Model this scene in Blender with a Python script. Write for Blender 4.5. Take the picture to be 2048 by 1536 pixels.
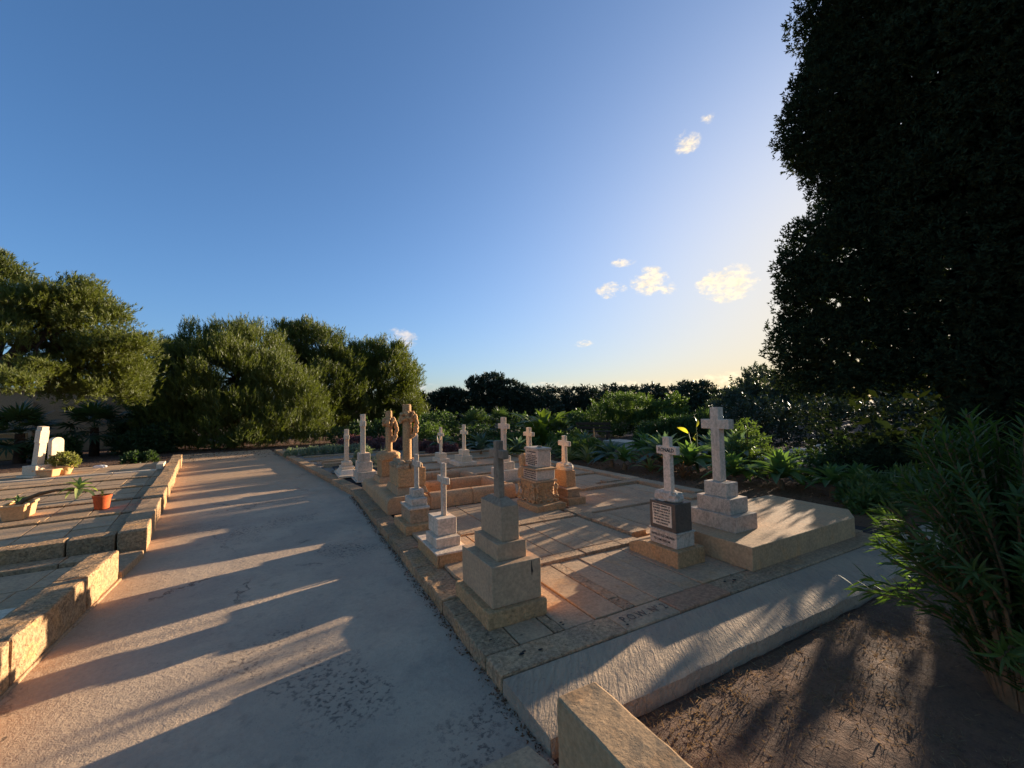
import bpy, bmesh, math, random
import numpy as np
from mathutils import Vector, Matrix, noise, Euler

for o in list(bpy.data.objects):
    bpy.data.objects.remove(o)
S = bpy.context.scene
COL = S.collection
R = math.radians

# ---------------------------------------------------------------- camera
PITCH, ROLL, YAW, FPX = 0.05264, 0.02062, 0.4935, 834.1
cam_d = bpy.data.cameras.new('camera')
cam_d.sensor_fit = 'HORIZONTAL'
cam_d.sensor_width = 36.0
cam_d.lens = FPX / 2048 * 36.0
cam_d.clip_start = 0.05
cam_d.clip_end = 2000
cam = bpy.data.objects.new('camera', cam_d)
COL.objects.link(cam)
_cr, _sr, _cp, _sp = math.cos(ROLL), math.sin(ROLL), math.cos(PITCH), math.sin(PITCH)
_M = Matrix(((1, 0, 0), (0, _cp, -_sp), (0, _sp, _cp))) @ Matrix(((_cr, -_sr, 0), (_sr, _cr, 0), (0, 0, 1)))
_B = Matrix(((math.cos(YAW), 0, math.sin(YAW)), (-math.sin(YAW), 0, math.cos(YAW)), (0, -1, 0)))
_W = _B @ _M
cam.matrix_world = Matrix((
    (_W[0][0], -_W[0][1], -_W[0][2], 0.0),
    (_W[1][0], -_W[1][1], -_W[1][2], 0.0),
    (_W[2][0], -_W[2][1], -_W[2][2], 1.6),
    (0, 0, 0, 1)))
S.camera = cam

# ---------------------------------------------------------------- light
SUN_AZ, SUN_EL = 75.5, 7.5          # azimuth clockwise from +Y
sdir = Vector((math.sin(R(SUN_AZ)) * math.cos(R(SUN_EL)), math.cos(R(SUN_AZ)) * math.cos(R(SUN_EL)), math.sin(R(SUN_EL))))
sun_d = bpy.data.lights.new('sun', 'SUN')
sun_d.energy = 4.0
sun_d.angle = R(0.5)
sun_d.color = (1.0, 0.85, 0.65)
sun = bpy.data.objects.new('sun', sun_d)
COL.objects.link(sun)
sun.rotation_euler = (-sdir).to_track_quat('-Z', 'Y').to_euler()
sun.location = (20, 5, 12)

S.view_settings.view_transform = 'Standard'
S.view_settings.look = 'None'
S.view_settings.gamma = 1
S.view_settings.use_curve_mapping = False
S.view_settings.exposure = 1.75


class NT:
    """tiny helper to wire shader nodes"""
    def __init__(self, tree):
        self.t = tree
        self.n = tree.nodes
        self.l = tree.links

    def put(self, sock, v):
        if isinstance(v, bpy.types.NodeSocket):
            self.l.new(v, sock)
        elif v is not None:
            if sock.type == 'RGBA' and len(v) == 3:
                v = (*v, 1)
            sock.default_value = v

    def node(self, kind, props=None, **inp):
        nd = self.n.new(kind)
        for k, v in (props or {}).items():
            setattr(nd, k, v)
        for k, v in inp.items():
            key = int(k[1:]) if k[0] == '_' and k[1:].isdigit() else k.replace('__', ' ')
            self.put(nd.inputs[key], v)
        return nd

    def math(self, op, a, b=None, c=None, clamp=False):
        nd = self.n.new('ShaderNodeMath')
        nd.operation = op
        nd.use_clamp = clamp
        self.put(nd.inputs[0], a)
        if b is not None:
            self.put(nd.inputs[1], b)
        if c is not None:
            self.put(nd.inputs[2], c)
        return nd.outputs[0]

    def vmath(self, op, a, b):
        nd = self.n.new('ShaderNodeVectorMath')
        nd.operation = op
        self.put(nd.inputs[0], a)
        self.put(nd.inputs[1], b)
        return nd.outputs[0]

    def noise(self, vec, scale, detail=4, rough=0.55, dist=0.0):
        return self.node('ShaderNodeTexNoise', None, Vector=vec, Scale=scale, Detail=detail, Roughness=rough, Distortion=dist).outputs['Fac']

    def ramp(self, v, lo, hi, a=0.0, b=1.0):
        nd = self.n.new('ShaderNodeMapRange')
        nd.interpolation_type = 'SMOOTHSTEP'
        for i, x in enumerate((v, lo, hi, a, b)):
            self.put(nd.inputs[i], x)
        return nd.outputs[0]

    def mix(self, f, a, b, mode='MIX'):
        nd = self.n.new('ShaderNodeMix')
        nd.data_type = 'RGBA'
        nd.blend_type = mode
        self.put(nd.inputs[0], f)
        self.put(nd.inputs[6], a)
        self.put(nd.inputs[7], b)
        return nd.outputs[2]


# ---------------------------------------------------------------- sky
world = bpy.data.worlds.new('World')
S.world = world
world.use_nodes = True
w = NT(world.node_tree)
w.n.clear()
sky = w.node('ShaderNodeTexSky', dict(sky_type='NISHITA', sun_disc=False, sun_elevation=R(SUN_EL), sun_rotation=R(SUN_AZ),
                                      altitude=60, air_density=0.65, dust_density=2.0, ozone_density=2.5))
SKY_K = 0.09
tc = w.node('ShaderNodeTexCoord').outputs['Generated']
sep = w.node('ShaderNodeSeparateXYZ', None, Vector=tc)
az = w.math('ARCTAN2', sep.outputs[0], sep.outputs[1])
el = w.math('ARCSINE', sep.outputs[2])
# small cumulus puffs: azimuth, elevation, half sizes (degrees), density
CLOUDS = [(13.3, 9.2, 2.7, 1.6, 1.0), (42.1, 15.0, 2.4, 1.25, 0.85), (46.9, 15.7, 2.8, 2.0, 0.95), (49.4, 14.5, 1.4, 0.9, 0.7), (43.7, 18.3, 2.0, 0.7, 0.5),
          (56.1, 14.2, 4.0, 2.5, 1.0), (38.0, 8.2, 1.7, 0.6, 0.85), (52.3, 30.4, 1.9, 1.5, 0.65), (54.8, 32.0, 1.2, 0.8, 0.4), (16.1, 2.4, 3.2, 1.3, 0.7), (24.0, 1.9, 4.0, 1.1, 0.55),
          (33.5, 2.4, 6.0, 1.2, 0.6), (46.0, 2.2, 7.0, 1.1, 0.55), (55.0, 2.6, 6.0, 1.3, 0.65)]
acc = None
for a0, e0, ra, re, dn in CLOUDS:
    du = w.math('MULTIPLY', w.math('SUBTRACT', az, R(a0)), 1 / R(ra))
    dv = w.math('MULTIPLY', w.math('SUBTRACT', el, R(e0)), 1 / R(re))
    q = w.math('ADD', w.math('MULTIPLY', du, du), w.math('MULTIPLY', dv, dv))
    b = w.math('MULTIPLY', w.math('SUBTRACT', 1.0, q, clamp=True), dn)
    acc = b if acc is None else w.math('MAXIMUM', acc, b)
cn = w.noise(w.vmath('MULTIPLY', tc, (1, 1, 1.9)), 26, 7, 0.62, 0.4)
cn2 = w.noise(w.vmath('MULTIPLY', tc, (1, 1, 1.6)), 75, 5, 0.6, 0.3)
dens = w.math('ADD', w.math('MULTIPLY', acc, 0.55), w.math('SUBTRACT', w.math('ADD', w.math('MULTIPLY', cn, 1.7), w.math('MULTIPLY', cn2, 0.8)), 1.38))
dens = w.math('MULTIPLY', w.ramp(dens, -0.10, 0.55), w.ramp(acc, 0.0, 0.35))
# gentle highlight roll-off over the whole sky, as a phone camera gives it
lum = w.node('ShaderNodeVectorMath', dict(operation='DOT_PRODUCT'), _0=sky.outputs[0], _1=(0.25, 0.6, 0.15)).outputs['Value']
roll = w.math('POWER', w.math('ADD', 1.0, w.math('POWER', w.math('MULTIPLY', lum, 1 / 2.5), 2.0)), -0.5)
rolled = w.node('ShaderNodeVectorMath', dict(operation='SCALE'), _0=sky.outputs[0], Scale=roll).outputs[0]
hs = w.node('ShaderNodeHueSaturation', None, Hue=0.5, Saturation=1.08, Value=1.14, Fac=1.0, Color=rolled)
skyc = hs.outputs[0]
sd = w.node('ShaderNodeVectorMath', dict(operation='DOT_PRODUCT'), _0=tc, _1=tuple(sdir)).outputs['Value']
near_sun = w.ramp(sd, 0.45, 1.0)
cloud_col = w.mix(near_sun, (3.0, 2.8, 2.75), (4.6, 3.8, 2.55))
tone = w.mix(w.ramp(cn2, 0.35, 0.65), (0.8, 0.82, 0.86), (1.06, 1.04, 1.0))
cloud_col = w.mix(1.0, cloud_col, tone, 'MULTIPLY')
skyc = w.mix(w.math('MULTIPLY', dens, 0.82), skyc, cloud_col)
bg = w.node('ShaderNodeBackground', None, Color=skyc, Strength=SKY_K)
out = w.node('ShaderNodeOutputWorld')
w.l.new(bg.outputs[0], out.inputs[0])

# ---------------------------------------------------------------- materials
MATS = {}


def start(name):
    m = bpy.data.materials.new(name)
    m.use_nodes = True
    t = NT(m.node_tree)
    t.n.clear()
    MATS[name] = m
    return m, t


def finish(m, t, col, rough=0.85, bump=None, bstr=0.3, bdist=0.01, spec=0.25):
    p = t.node('ShaderNodeBsdfPrincipled', None, **{'Base__Color': col, 'Roughness': rough, 'Specular__IOR__Level': spec})
    if bump is not None:
        bn = t.node('ShaderNodeBump', None, Strength=bstr, Distance=bdist, Height=bump)
        t.l.new(bn.outputs[0], p.inputs['Normal'])
    o = t.node('ShaderNodeOutputMaterial')
    t.l.new(p.outputs[0], o.inputs[0])
    return m


def pos(t):
    return t.node('ShaderNodeNewGeometry').outputs['Position']


def stone(name, a, b, dark, scale=3.0, lich=0.5, pit=0.3, bstr=0.5, bdist=0.006, streak=0.0, warm=None, rough=0.88, veins=0.0, grain=0.18):
    wm = (1.30, 0.90, 0.57)
    a, b, dark = (tuple(x * k for x, k in zip(c_, wm)) for c_ in (a, b, dark))
    warm = tuple(x * k for x, k in zip(warm, wm)) if warm else None
    m, t = start(name)
    P = pos(t)
    oi = t.node('ShaderNodeObjectInfo').outputs['Random']
    P2 = t.vmath('ADD', P, t.node('ShaderNodeCombineXYZ', None, X=t.math('MULTIPLY', oi, 7.0), Y=0.0, Z=t.math('MULTIPLY', oi, 3.0)).outputs[0])
    n1 = t.noise(P2, scale, 6, 0.6, 0.3)
    n2 = t.noise(P, 42, 4, 0.6)
    n3 = t.noise(P2, 11, 8, 0.72, 0.2)
    n4 = t.noise(P, 85, 3, 0.6)
    col = t.mix(t.ramp(n1, 0.36, 0.64), a, b)
    if warm is not None:
        n5 = t.noise(P2, 4.7, 5, 0.6, 0.6)
        col = t.mix(t.ramp(n5, 0.52, 0.7, 0, 0.75), col, warm)
    if lich:
        col = t.mix(t.ramp(n3, 0.56, 0.70, 0, lich), col, dark)
    if streak:
        n6 = t.noise(t.vmath('MULTIPLY', P2, (14, 14, 1.6)), 1.0, 5, 0.65)
        col = t.mix(t.ramp(n6, 0.54, 0.72, 0, streak), col, dark)
    if veins:
        n7 = t.noise(P2, 5.0, 5, 0.6, 1.6)
        v = t.math('ABSOLUTE', t.math('SUBTRACT', n7, 0.5))
        col = t.mix(t.ramp(v, 0.0, 0.035, veins, 0), col, dark)
    pm = t.ramp(n4, 0.60, 0.72, 0, pit)
    col = t.mix(pm, col, tuple(x * 0.35 for x in dark))
    col = t.mix(1.0, col, t.mix(t.ramp(n2, 0.25, 0.75), (1 - grain,) * 3, (1 + grain * 0.9,) * 3), 'MULTIPLY')
    col = t.mix(1.0, col, t.mix(oi, (0.90, 0.89, 0.87), (1.08, 1.07, 1.06)), 'MULTIPLY')
    h = t.math('ADD', t.math('MULTIPLY', n2, 0.6), t.math('MULTIPLY', n3, 0.8))
    h = t.math('SUBTRACT', h, t.math('MULTIPLY', pm, 1.2))
    return finish(m, t, col, rough, h, min(1.0, bstr * 1.5), bdist * 1.3)


stone('limestone', (0.46, 0.35, 0.225), (0.40, 0.315, 0.215), (0.17, 0.13, 0.095), 2.6, 0.5, 0.45, 0.7, 0.008, 0.25, (0.50, 0.34, 0.18), grain=0.28)
stone('limestone_grey', (0.385, 0.33, 0.265), (0.34, 0.30, 0.25), (0.13, 0.115, 0.10), 3.0, 0.55, 0.45, 0.6, 0.007, 0.1, (0.42, 0.31, 0.20), grain=0.3)
stone('kerb_limestone', (0.38, 0.31, 0.225), (0.30, 0.265, 0.215), (0.075, 0.068, 0.06), 3.4, 0.75, 0.8, 1.0, 0.012, 0.0, (0.45, 0.33, 0.19), grain=0.42)
stone('flag_marble', (0.43, 0.385, 0.32), (0.345, 0.315, 0.27), (0.15, 0.13, 0.11), 2.4, 0.6, 0.3, 0.45, 0.004, 0.0, (0.43, 0.33, 0.22), grain=0.2)
stone('flag_rough', (0.40, 0.345, 0.27), (0.32, 0.285, 0.24), (0.12, 0.10, 0.085), 5.0, 0.7, 0.7, 0.9, 0.008, 0.0, (0.42, 0.30, 0.20), grain=0.38)
stone('flag_red', (0.36, 0.25, 0.195), (0.33, 0.25, 0.20), (0.16, 0.12, 0.10), 5.0, 0.4, 0.4, 0.5, 0.005, grain=0.3)
stone('marble', (0.60, 0.62, 0.64), (0.53, 0.55, 0.57), (0.22, 0.20, 0.185), 2.4, 0.35, 0.12, 0.25, 0.003, 0.35, None, 0.7, 0.3)
stone('marble_grey', (0.50, 0.53, 0.56), (0.43, 0.46, 0.49), (0.18, 0.18, 0.185), 3.0, 0.4, 0.12, 0.25, 0.003, 0.25, None, 0.65, 0.45)
stone('marble_white', (0.63, 0.66, 0.66), (0.57, 0.60, 0.60), (0.36, 0.32, 0.27), 3.0, 0.3, 0.08, 0.2, 0.003, 0.15, None, 0.65)
stone('monument_beige', (0.43, 0.37, 0.305), (0.385, 0.335, 0.28), (0.20, 0.17, 0.14), 2.0, 0.25, 0.10, 0.25, 0.003, 0.4)
stone('cross_dark', (0.31, 0.285, 0.26), (0.235, 0.215, 0.20), (0.095, 0.085, 0.08), 4.0, 0.5, 0.2, 0.4, 0.004, 0.6)
stone('slate_grey', (0.082, 0.082, 0.086), (0.105, 0.102, 0.10), (0.05, 0.05, 0.052), 6.0, 0.3, 0.1, 0.2, 0.002, 0.2, None, 0.55)
stone('slab_concrete', (0.42, 0.355, 0.265), (0.36, 0.315, 0.245), (0.19, 0.16, 0.13), 3.2, 0.45, 0.2, 0.5, 0.005, 0.3, (0.44, 0.33, 0.21))
stone('trough_stone', (0.39, 0.325, 0.25), (0.46, 0.35, 0.235), (0.15, 0.125, 0.10), 3.0, 0.5, 0.35, 0.6, 0.006, 0.35)
stone('terracotta', (0.42, 0.11, 0.045), (0.46, 0.13, 0.055), (0.28, 0.08, 0.04), 8, 0.2, 0.05, 0.2, 0.002)
stone('planter_stone', (0.52, 0.43, 0.30), (0.48, 0.39, 0.27), (0.28, 0.22, 0.15), 6, 0.3, 0.1, 0.3, 0.003)
stone('bark', (0.075, 0.05, 0.036), (0.045, 0.034, 0.027), (0.02, 0.016, 0.014), 9, 0.6, 0.3, 1.0, 0.02, 0.5, grain=0.4)
stone('wall_render', (0.42, 0.37, 0.31), (0.37, 0.33, 0.28), (0.22, 0.19, 0.17), 0.7, 0.3, 0.1, 0.5, 0.01, 0.25)
stone('garden_wall_stone', (0.46, 0.33, 0.20), (0.42, 0.31, 0.20), (0.2, 0.15, 0.1), 1.5, 0.3, 0.3, 0.6, 0.01)
stone('timber_dark', (0.06, 0.045, 0.035), (0.045, 0.036, 0.03), (0.02, 0.016, 0.014), 9, 0.4, 0.1, 0.3, 0.003)
stone('stake_wood', (0.40, 0.29, 0.17), (0.33, 0.24, 0.15), (0.16, 0.11, 0.07), 14, 0.3, 0.1, 0.3, 0.003)
stone('gravel_stone', (0.36, 0.31, 0.25), (0.24, 0.21, 0.18), (0.1, 0.09, 0.08), 20, 0.3, 0.1, 0.3, 0.003, grain=0.3)
stone('stem_brown', (0.16, 0.13, 0.095), (0.12, 0.10, 0.07), (0.05, 0.04, 0.03), 20, 0.3, 0.2, 0.5, 0.004)


def flat(name, col, rough=0.8):
    m, t = start(name)
    n = t.noise(pos(t), 60, 3)
    c = t.mix(1.0, col, t.mix(n, (0.8, 0.8, 0.8), (1.2, 1.2, 1.2)), 'MULTIPLY')
    return finish(m, t, c, rough)


flat('letter_black', (0.035, 0.032, 0.03), 0.7)
flat('letter_cut', (0.13, 0.10, 0.075), 0.9)
flat('joint_soil', (0.055, 0.04, 0.03), 0.95)
flat('pot_soil', (0.05, 0.035, 0.025), 0.95)
flat('white_plastic', (0.7, 0.68, 0.64), 0.5)
flat('crack_dark', (0.03, 0.026, 0.022), 0.95)
flat('flower_pink', (0.6, 0.12, 0.16), 0.6)


def leafmat(name, a, b, trans=0.35, rough=0.5, tcol=None, scale=6.0):
    m, t = start(name)
    ri = t.node('ShaderNodeNewGeometry').outputs['Random Per Island']
    oi = t.node('ShaderNodeObjectInfo').outputs['Random']
    n = t.noise(pos(t), scale, 3)
    f = t.math('ADD', t.math('MULTIPLY', ri, 0.6), t.math('SUBTRACT', t.math('MULTIPLY', n, 0.7), 0.15), clamp=True)
    f = t.math('ADD', t.math('MULTIPLY', f, 0.75), t.math('MULTIPLY', oi, 0.25))
    c = t.mix(f, a, b)
    p = t.node('ShaderNodeBsdfPrincipled', None, **{'Base__Color': c, 'Roughness': rough, 'Specular__IOR__Level': 0.35 if rough < 0.7 else 0.1})
    tr = t.node('ShaderNodeBsdfTranslucent', None, Color=t.mix(1.0, c, tcol or (1.6, 1.75, 0.7), 'MULTIPLY'))
    mx = t.node('ShaderNodeMixShader', None, Fac=trans, _1=p.outputs[0], _2=tr.outputs[0])
    o = t.node('ShaderNodeOutputMaterial')
    t.l.new(mx.outputs[0], o.inputs[0])
    return m


leafmat('pine_needles', (0.034, 0.048, 0.012), (0.17, 0.175, 0.03), 0.28)
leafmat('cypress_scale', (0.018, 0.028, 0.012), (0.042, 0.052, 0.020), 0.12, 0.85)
leafmat('far_foliage', (0.018, 0.027, 0.012), (0.042, 0.054, 0.022), 0.08, scale=1.5)
leafmat('olive_foliage', (0.035, 0.048, 0.028), (0.08, 0.092, 0.055), 0.2)
leafmat('bush_green', (0.05, 0.085, 0.022), (0.12, 0.15, 0.04), 0.4)
leafmat('bush_deep', (0.03, 0.055, 0.018), (0.07, 0.10, 0.03), 0.35)
leafmat('oleander_leaf', (0.04, 0.075, 0.018), (0.095, 0.135, 0.03), 0.45, 0.55)
leafmat('agave_green', (0.085, 0.14, 0.045), (0.13, 0.19, 0.06), 0.42, 0.45)
leafmat('agave_blue', (0.075, 0.115, 0.085), (0.12, 0.165, 0.12), 0.3, 0.5)
leafmat('agave_pale', (0.34, 0.38, 0.12), (0.44, 0.46, 0.17), 0.4, 0.5)
leafmat('aloe_red', (0.20, 0.075, 0.035), (0.28, 0.15, 0.06), 0.4, 0.5, (1.7, 1.2, 0.7))
leafmat('aloe_straw', (0.24, 0.20, 0.09), (0.17, 0.19, 0.065), 0.4, 0.5)
leafmat('banana_leaf', (0.055, 0.085, 0.016), (0.13, 0.16, 0.03), 0.4, 0.45)
leafmat('banana_yellow', (0.34, 0.33, 0.04), (0.40, 0.30, 0.05), 0.5, 0.4)
leafmat('palm_frond', (0.035, 0.055, 0.02), (0.07, 0.095, 0.03), 0.25, 0.45)
leafmat('purple_leaf', (0.12, 0.055, 0.045), (0.21, 0.11, 0.095), 0.3, 0.6, (1.5, 1.0, 1.0))
leafmat('silver_leaf', (0.20, 0.22, 0.15), (0.30, 0.31, 0.21), 0.3, 0.7)
leafmat('dry_blade', (0.10, 0.058, 0.03), (0.42, 0.30, 0.16), 0.3, 0.8, (1.3, 1.1, 0.8))
leafmat('pot_flower_leaf', (0.16, 0.16, 0.045), (0.30, 0.27, 0.09), 0.4, 0.6)
leafmat('leaf_litter', (0.09, 0.045, 0.022), (0.2, 0.11, 0.05), 0.2, 0.8, (1.2, 1.0, 0.8))

# concrete of the broad path
m, t = start('path_concrete')
P = pos(t)
sx = t.node('ShaderNodeSeparateXYZ', None, Vector=P)
n1 = t.noise(P, 1.3, 6, 0.62, 0.4)
n2 = t.noise(P, 7, 8, 0.7)
n3 = t.noise(P, 34, 5, 0.7)
n4 = t.noise(P, 110, 3, 0.6)
n5 = t.noise(P, 0.55, 4, 0.55)
c = t.mix(t.ramp(n1, 0.35, 0.65), (0.58, 0.40, 0.25), (0.475, 0.332, 0.215))
c = t.mix(t.ramp(n2, 0.52, 0.72, 0, 0.5), c, (0.29, 0.21, 0.14))
blot = t.math('MULTIPLY', t.ramp(n5, 0.50, 0.60), t.ramp(n3, 0.50, 0.62, 0, 0.85))
c = t.mix(blot, c, (0.10, 0.078, 0.062))
speck = t.ramp(n4, 0.64, 0.74, 0, 0.6)
c = t.mix(speck, c, (0.09, 0.08, 0.075))
dist = t.math('ADD', sx.outputs[0], t.math('MULTIPLY', t.math('MAXIMUM', t.math('SUBTRACT', sx.outputs[1], 6.2), 0.0), 0.14))
edge = t.ramp(t.math('ADD', dist, t.math('MULTIPLY', n2, 0.9)), -1.1, -0.2, 1, 0)
far = t.ramp(t.math('ADD', sx.outputs[1], t.math('MULTIPLY', n1, 3.0)), 8.5, 13.5)
dust = t.math('MULTIPLY', t.math('MAXIMUM', t.math('MULTIPLY', edge, 0.8), far), t.ramp(n2, 0.25, 0.6, 0.35, 1.0))
c = t.mix(dust, c, t.mix(n3, (0.48, 0.27, 0.135), (0.56, 0.345, 0.185)))
vor = t.node('ShaderNodeTexVoronoi', dict(feature='DISTANCE_TO_EDGE'), Vector=t.vmath('ADD', P, t.node('ShaderNodeCombineXYZ', None, X=t.math('MULTIPLY', n2, 0.5), Y=t.math('MULTIPLY', n1, 0.6), Z=0.0).outputs[0]), Scale=0.55).outputs['Distance']
crack = t.math('MULTIPLY', t.ramp(vor, 0.0, 0.006, 1, 0), t.ramp(t.noise(P, 0.8, 2), 0.5, 0.6))
c = t.mix(t.math('MULTIPLY', crack, 0.75), c, (0.06, 0.052, 0.048))
c = t.mix(1.0, c, t.mix(n3, (0.78, 0.78, 0.78), (1.2, 1.2, 1.2)), 'MULTIPLY')
h = t.math('ADD', t.math('MULTIPLY', n3, 0.9), t.math('MULTIPLY', n4, 0.35))
h = t.math('ADD', h, t.math('MULTIPLY', n2, 1.2))
h = t.math('SUBTRACT', h, t.math('ADD', t.math('MULTIPLY', crack, 1.0), t.math('MULTIPLY', blot, 0.5)))
finish(m, t, c, 0.9, h, 0.75, 0.014)

# raked concrete of the front walk
m, t = start('walk_concrete')
P = pos(t)
n1 = t.noise(P, 1.6, 5, 0.6)
n2 = t.noise(P, 9, 7, 0.7)
n3 = t.noise(P, 45, 4, 0.65)
rake = t.noise(t.vmath('MULTIPLY', t.node('ShaderNodeVectorRotate', dict(rotation_type='Z_AXIS'), Vector=P, Angle=R(-52)).outputs[0], (7, 42, 20)), 1.0, 5, 0.6, 0.8)
c = t.mix(t.ramp(n1, 0.35, 0.65), (0.56, 0.375, 0.22), (0.45, 0.312, 0.195))
c = t.mix(t.ramp(n2, 0.52, 0.75, 0, 0.6), c, (0.40, 0.25, 0.165))
c = t.mix(t.ramp(n3, 0.6, 0.72, 0, 0.5), c, (0.13, 0.11, 0.095))
c = t.mix(1.0, c, t.mix(rake, (0.8, 0.8, 0.8), (1.2, 1.2, 1.2)), 'MULTIPLY')
h = t.math('ADD', t.math('MULTIPLY', rake, 1.4), t.math('ADD', t.math('MULTIPLY', n3, 0.4), t.math('MULTIPLY', n2, 0.5)))
finish(m, t, c, 0.92, h, 1.0, 0.02)


def soil(name, a, b, d, bd=0.03):
    m, t = start(name)
    P = pos(t)
    n1 = t.noise(P, 1.1, 6, 0.65)
    n2 = t.noise(P, 16, 6, 0.7)
    n3 = t.noise(P, 60, 4, 0.7)
    c = t.mix(t.ramp(n1, 0.35, 0.65), a, b)
    c = t.mix(t.ramp(n2, 0.5, 0.7, 0, 0.7), c, d)
    c = t.mix(1.0, c, t.mix(n3, (0.55, 0.55, 0.55), (1.4, 1.4, 1.4)), 'MULTIPLY')
    finish(m, t, c, 0.95, t.math('ADD', n2, t.math('MULTIPLY', n3, 0.6)), 0.9, bd)


soil('ground_soil', (0.17, 0.085, 0.045), (0.12, 0.066, 0.04), (0.07, 0.042, 0.028))
soil('bed_soil', (0.25, 0.125, 0.062), (0.17, 0.09, 0.05), (0.09, 0.052, 0.034), 0.035)
soil('border_soil', (0.24, 0.105, 0.04), (0.17, 0.078, 0.035), (0.08, 0.045, 0.025))
soil('gravel_bed', (0.33, 0.26, 0.185), (0.27, 0.215, 0.155), (0.15, 0.115, 0.085), 0.02)


# ---------------------------------------------------------------- object helpers
def thing(name, label, cat, loc, group=None, rotz=0.0):
    o = bpy.data.objects.new(name, None)
    o.empty_display_size = 0.1
    COL.objects.link(o)
    o.location = loc
    o.rotation_euler = (0, 0, rotz)
    o['label'] = label
    o['category'] = cat
    if group:
        o['group'] = group
    return o


def link(name, me, parent=None, mat=None):
    o = bpy.data.objects.new(name, me)
    if mat and not me.materials:
        me.materials.append(MATS[mat])
    COL.objects.link(o)
    if parent is not None:
        o.parent = parent
    return o


def tag(o, label=None, cat=None, group=None, kind=None):
    if label:
        o['label'] = label
    if cat:
        o['category'] = cat
    if group:
        o['group'] = group
    if kind:
        o['kind'] = kind
    return o


def np_mesh(name, V, F, mat, smooth=False):
    V = np.asarray(V, np.float32)
    F = np.asarray(F, np.int32)
    me = bpy.data.meshes.new(name)
    k = F.shape[1]
    me.vertices.add(len(V))
    me.vertices.foreach_set('co', V.ravel())
    me.loops.add(F.size)
    me.loops.foreach_set('vertex_index', F.ravel())
    me.polygons.add(len(F))
    me.polygons.foreach_set('loop_start', np.arange(0, F.size, k, dtype=np.int32))
    me.polygons.foreach_set('loop_total', np.full(len(F), k, np.int32))
    if smooth:
        me.polygons.foreach_set('use_smooth', np.ones(len(F), bool))
    me.update(calc_edges=True)
    me.materials.append(MATS[mat])
    return me


def bm_mesh(name, bm, mat, smooth=None):
    me = bpy.data.meshes.new(name)
    bmesh.ops.recalc_face_normals(bm, faces=bm.faces)
    bm.to_mesh(me)
    bm.free()
    if smooth is not None:
        for p in me.polygons:
            p.use_smooth = True
        me.set_sharp_from_angle(angle=R(smooth))
    me.materials.append(MATS[mat])
    return me


def sharp_edges(bm, ang=50):
    return [e for e in bm.edges if len(e.link_faces) == 2 and e.calc_face_angle(0) > R(ang)]


def wobble(bm, amp, freq, seed):
    sv = Vector((seed * 3.17, seed * 1.31, seed * 0.77))
    for v in bm.verts:
        n = noise.noise_vector(v.co * freq + sv) + 0.5 * noise.noise_vector(v.co * freq * 2.7 + sv)
        v.co += n * amp


def box_bm(sx, sy, sz, bevel=0.004, seg=1, cut=0.0, worn=0.0, freq=9.0, seed=0.0, taper=(1, 1)):
    bm = bmesh.new()
    bmesh.ops.create_cube(bm, size=1)
    for v in bm.verts:
        f = taper if v.co.z > 0 else (1, 1)
        v.co = Vector((v.co.x * sx * f[0], v.co.y * sy * f[1], (v.co.z + 0.5) * sz))
    if cut:
        for axis, L in ((0, sx), (1, sy), (2, sz)):
            n = max(1, int(L / cut))
            for i in range(1, n):
                co = Vector((0, 0, 0))
                no = Vector((0, 0, 0))
                no[axis] = 1
                co[axis] = (i / n - 0.5) * L if axis < 2 else i / n * L
                bmesh.ops.bisect_plane(bm, geom=bm.verts[:] + bm.edges[:] + bm.faces[:], plane_co=co, plane_no=no)
    if bevel:
        bmesh.ops.bevel(bm, geom=sharp_edges(bm), offset=bevel, segments=seg, affect='EDGES', profile=0.6)
    if worn:
        wobble(bm, worn, freq, seed)
    return bm


_seed = [0.0]


def block(parent, name, x0, x1, y0, y1, z0, z1, mat, bevel=0.004, worn=0.0, cut=0.0, freq=9.0, seg=1, taper=(1, 1), smooth=None):
    """a squared stone between world limits, as a part of parent"""
    _seed[0] += 1.37
    if not worn and name in ('base', 'step', 'pedestal', 'block', 'pillar'):
        worn, cut, freq = 0.0014, 0.075, 16.0
    bm = box_bm(x1 - x0, y1 - y0, z1 - z0, bevel, seg, cut, worn, freq, _seed[0], taper)
    me = bm_mesh(name, bm, mat, smooth)
    o = link(name, me, parent)
    c = Vector(((x0 + x1) / 2, (y0 + y1) / 2, z0))
    o.location = c - parent.location if parent is not None else c
    return o


def prism_bm(pts, h, bevel=0.004, seg=1, axis='Z'):
    """polygon (list of 2D) extruded; axis Z: pts are xy, axis X: pts are yz"""
    bm = bmesh.new()
    if axis == 'Z':
        lo = [bm.verts.new((a, b, 0)) for a, b in pts]
        hi = [bm.verts.new((a, b, h)) for a, b in pts]
    else:
        lo = [bm.verts.new((-h / 2, a, b)) for a, b in pts]
        hi = [bm.verts.new((h / 2, a, b)) for a, b in pts]
    n = len(pts)
    bm.faces.new(lo[::-1])
    bm.faces.new(hi)
    for i in range(n):
        bm.faces.new((lo[i], lo[(i + 1) % n], hi[(i + 1) % n], hi[i]))
    bmesh.ops.recalc_face_normals(bm, faces=bm.faces)
    if bevel:
        bmesh.ops.bevel(bm, geom=sharp_edges(bm, 25), offset=bevel, segments=seg, affect='EDGES', profile=0.6)
    return bm


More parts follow.
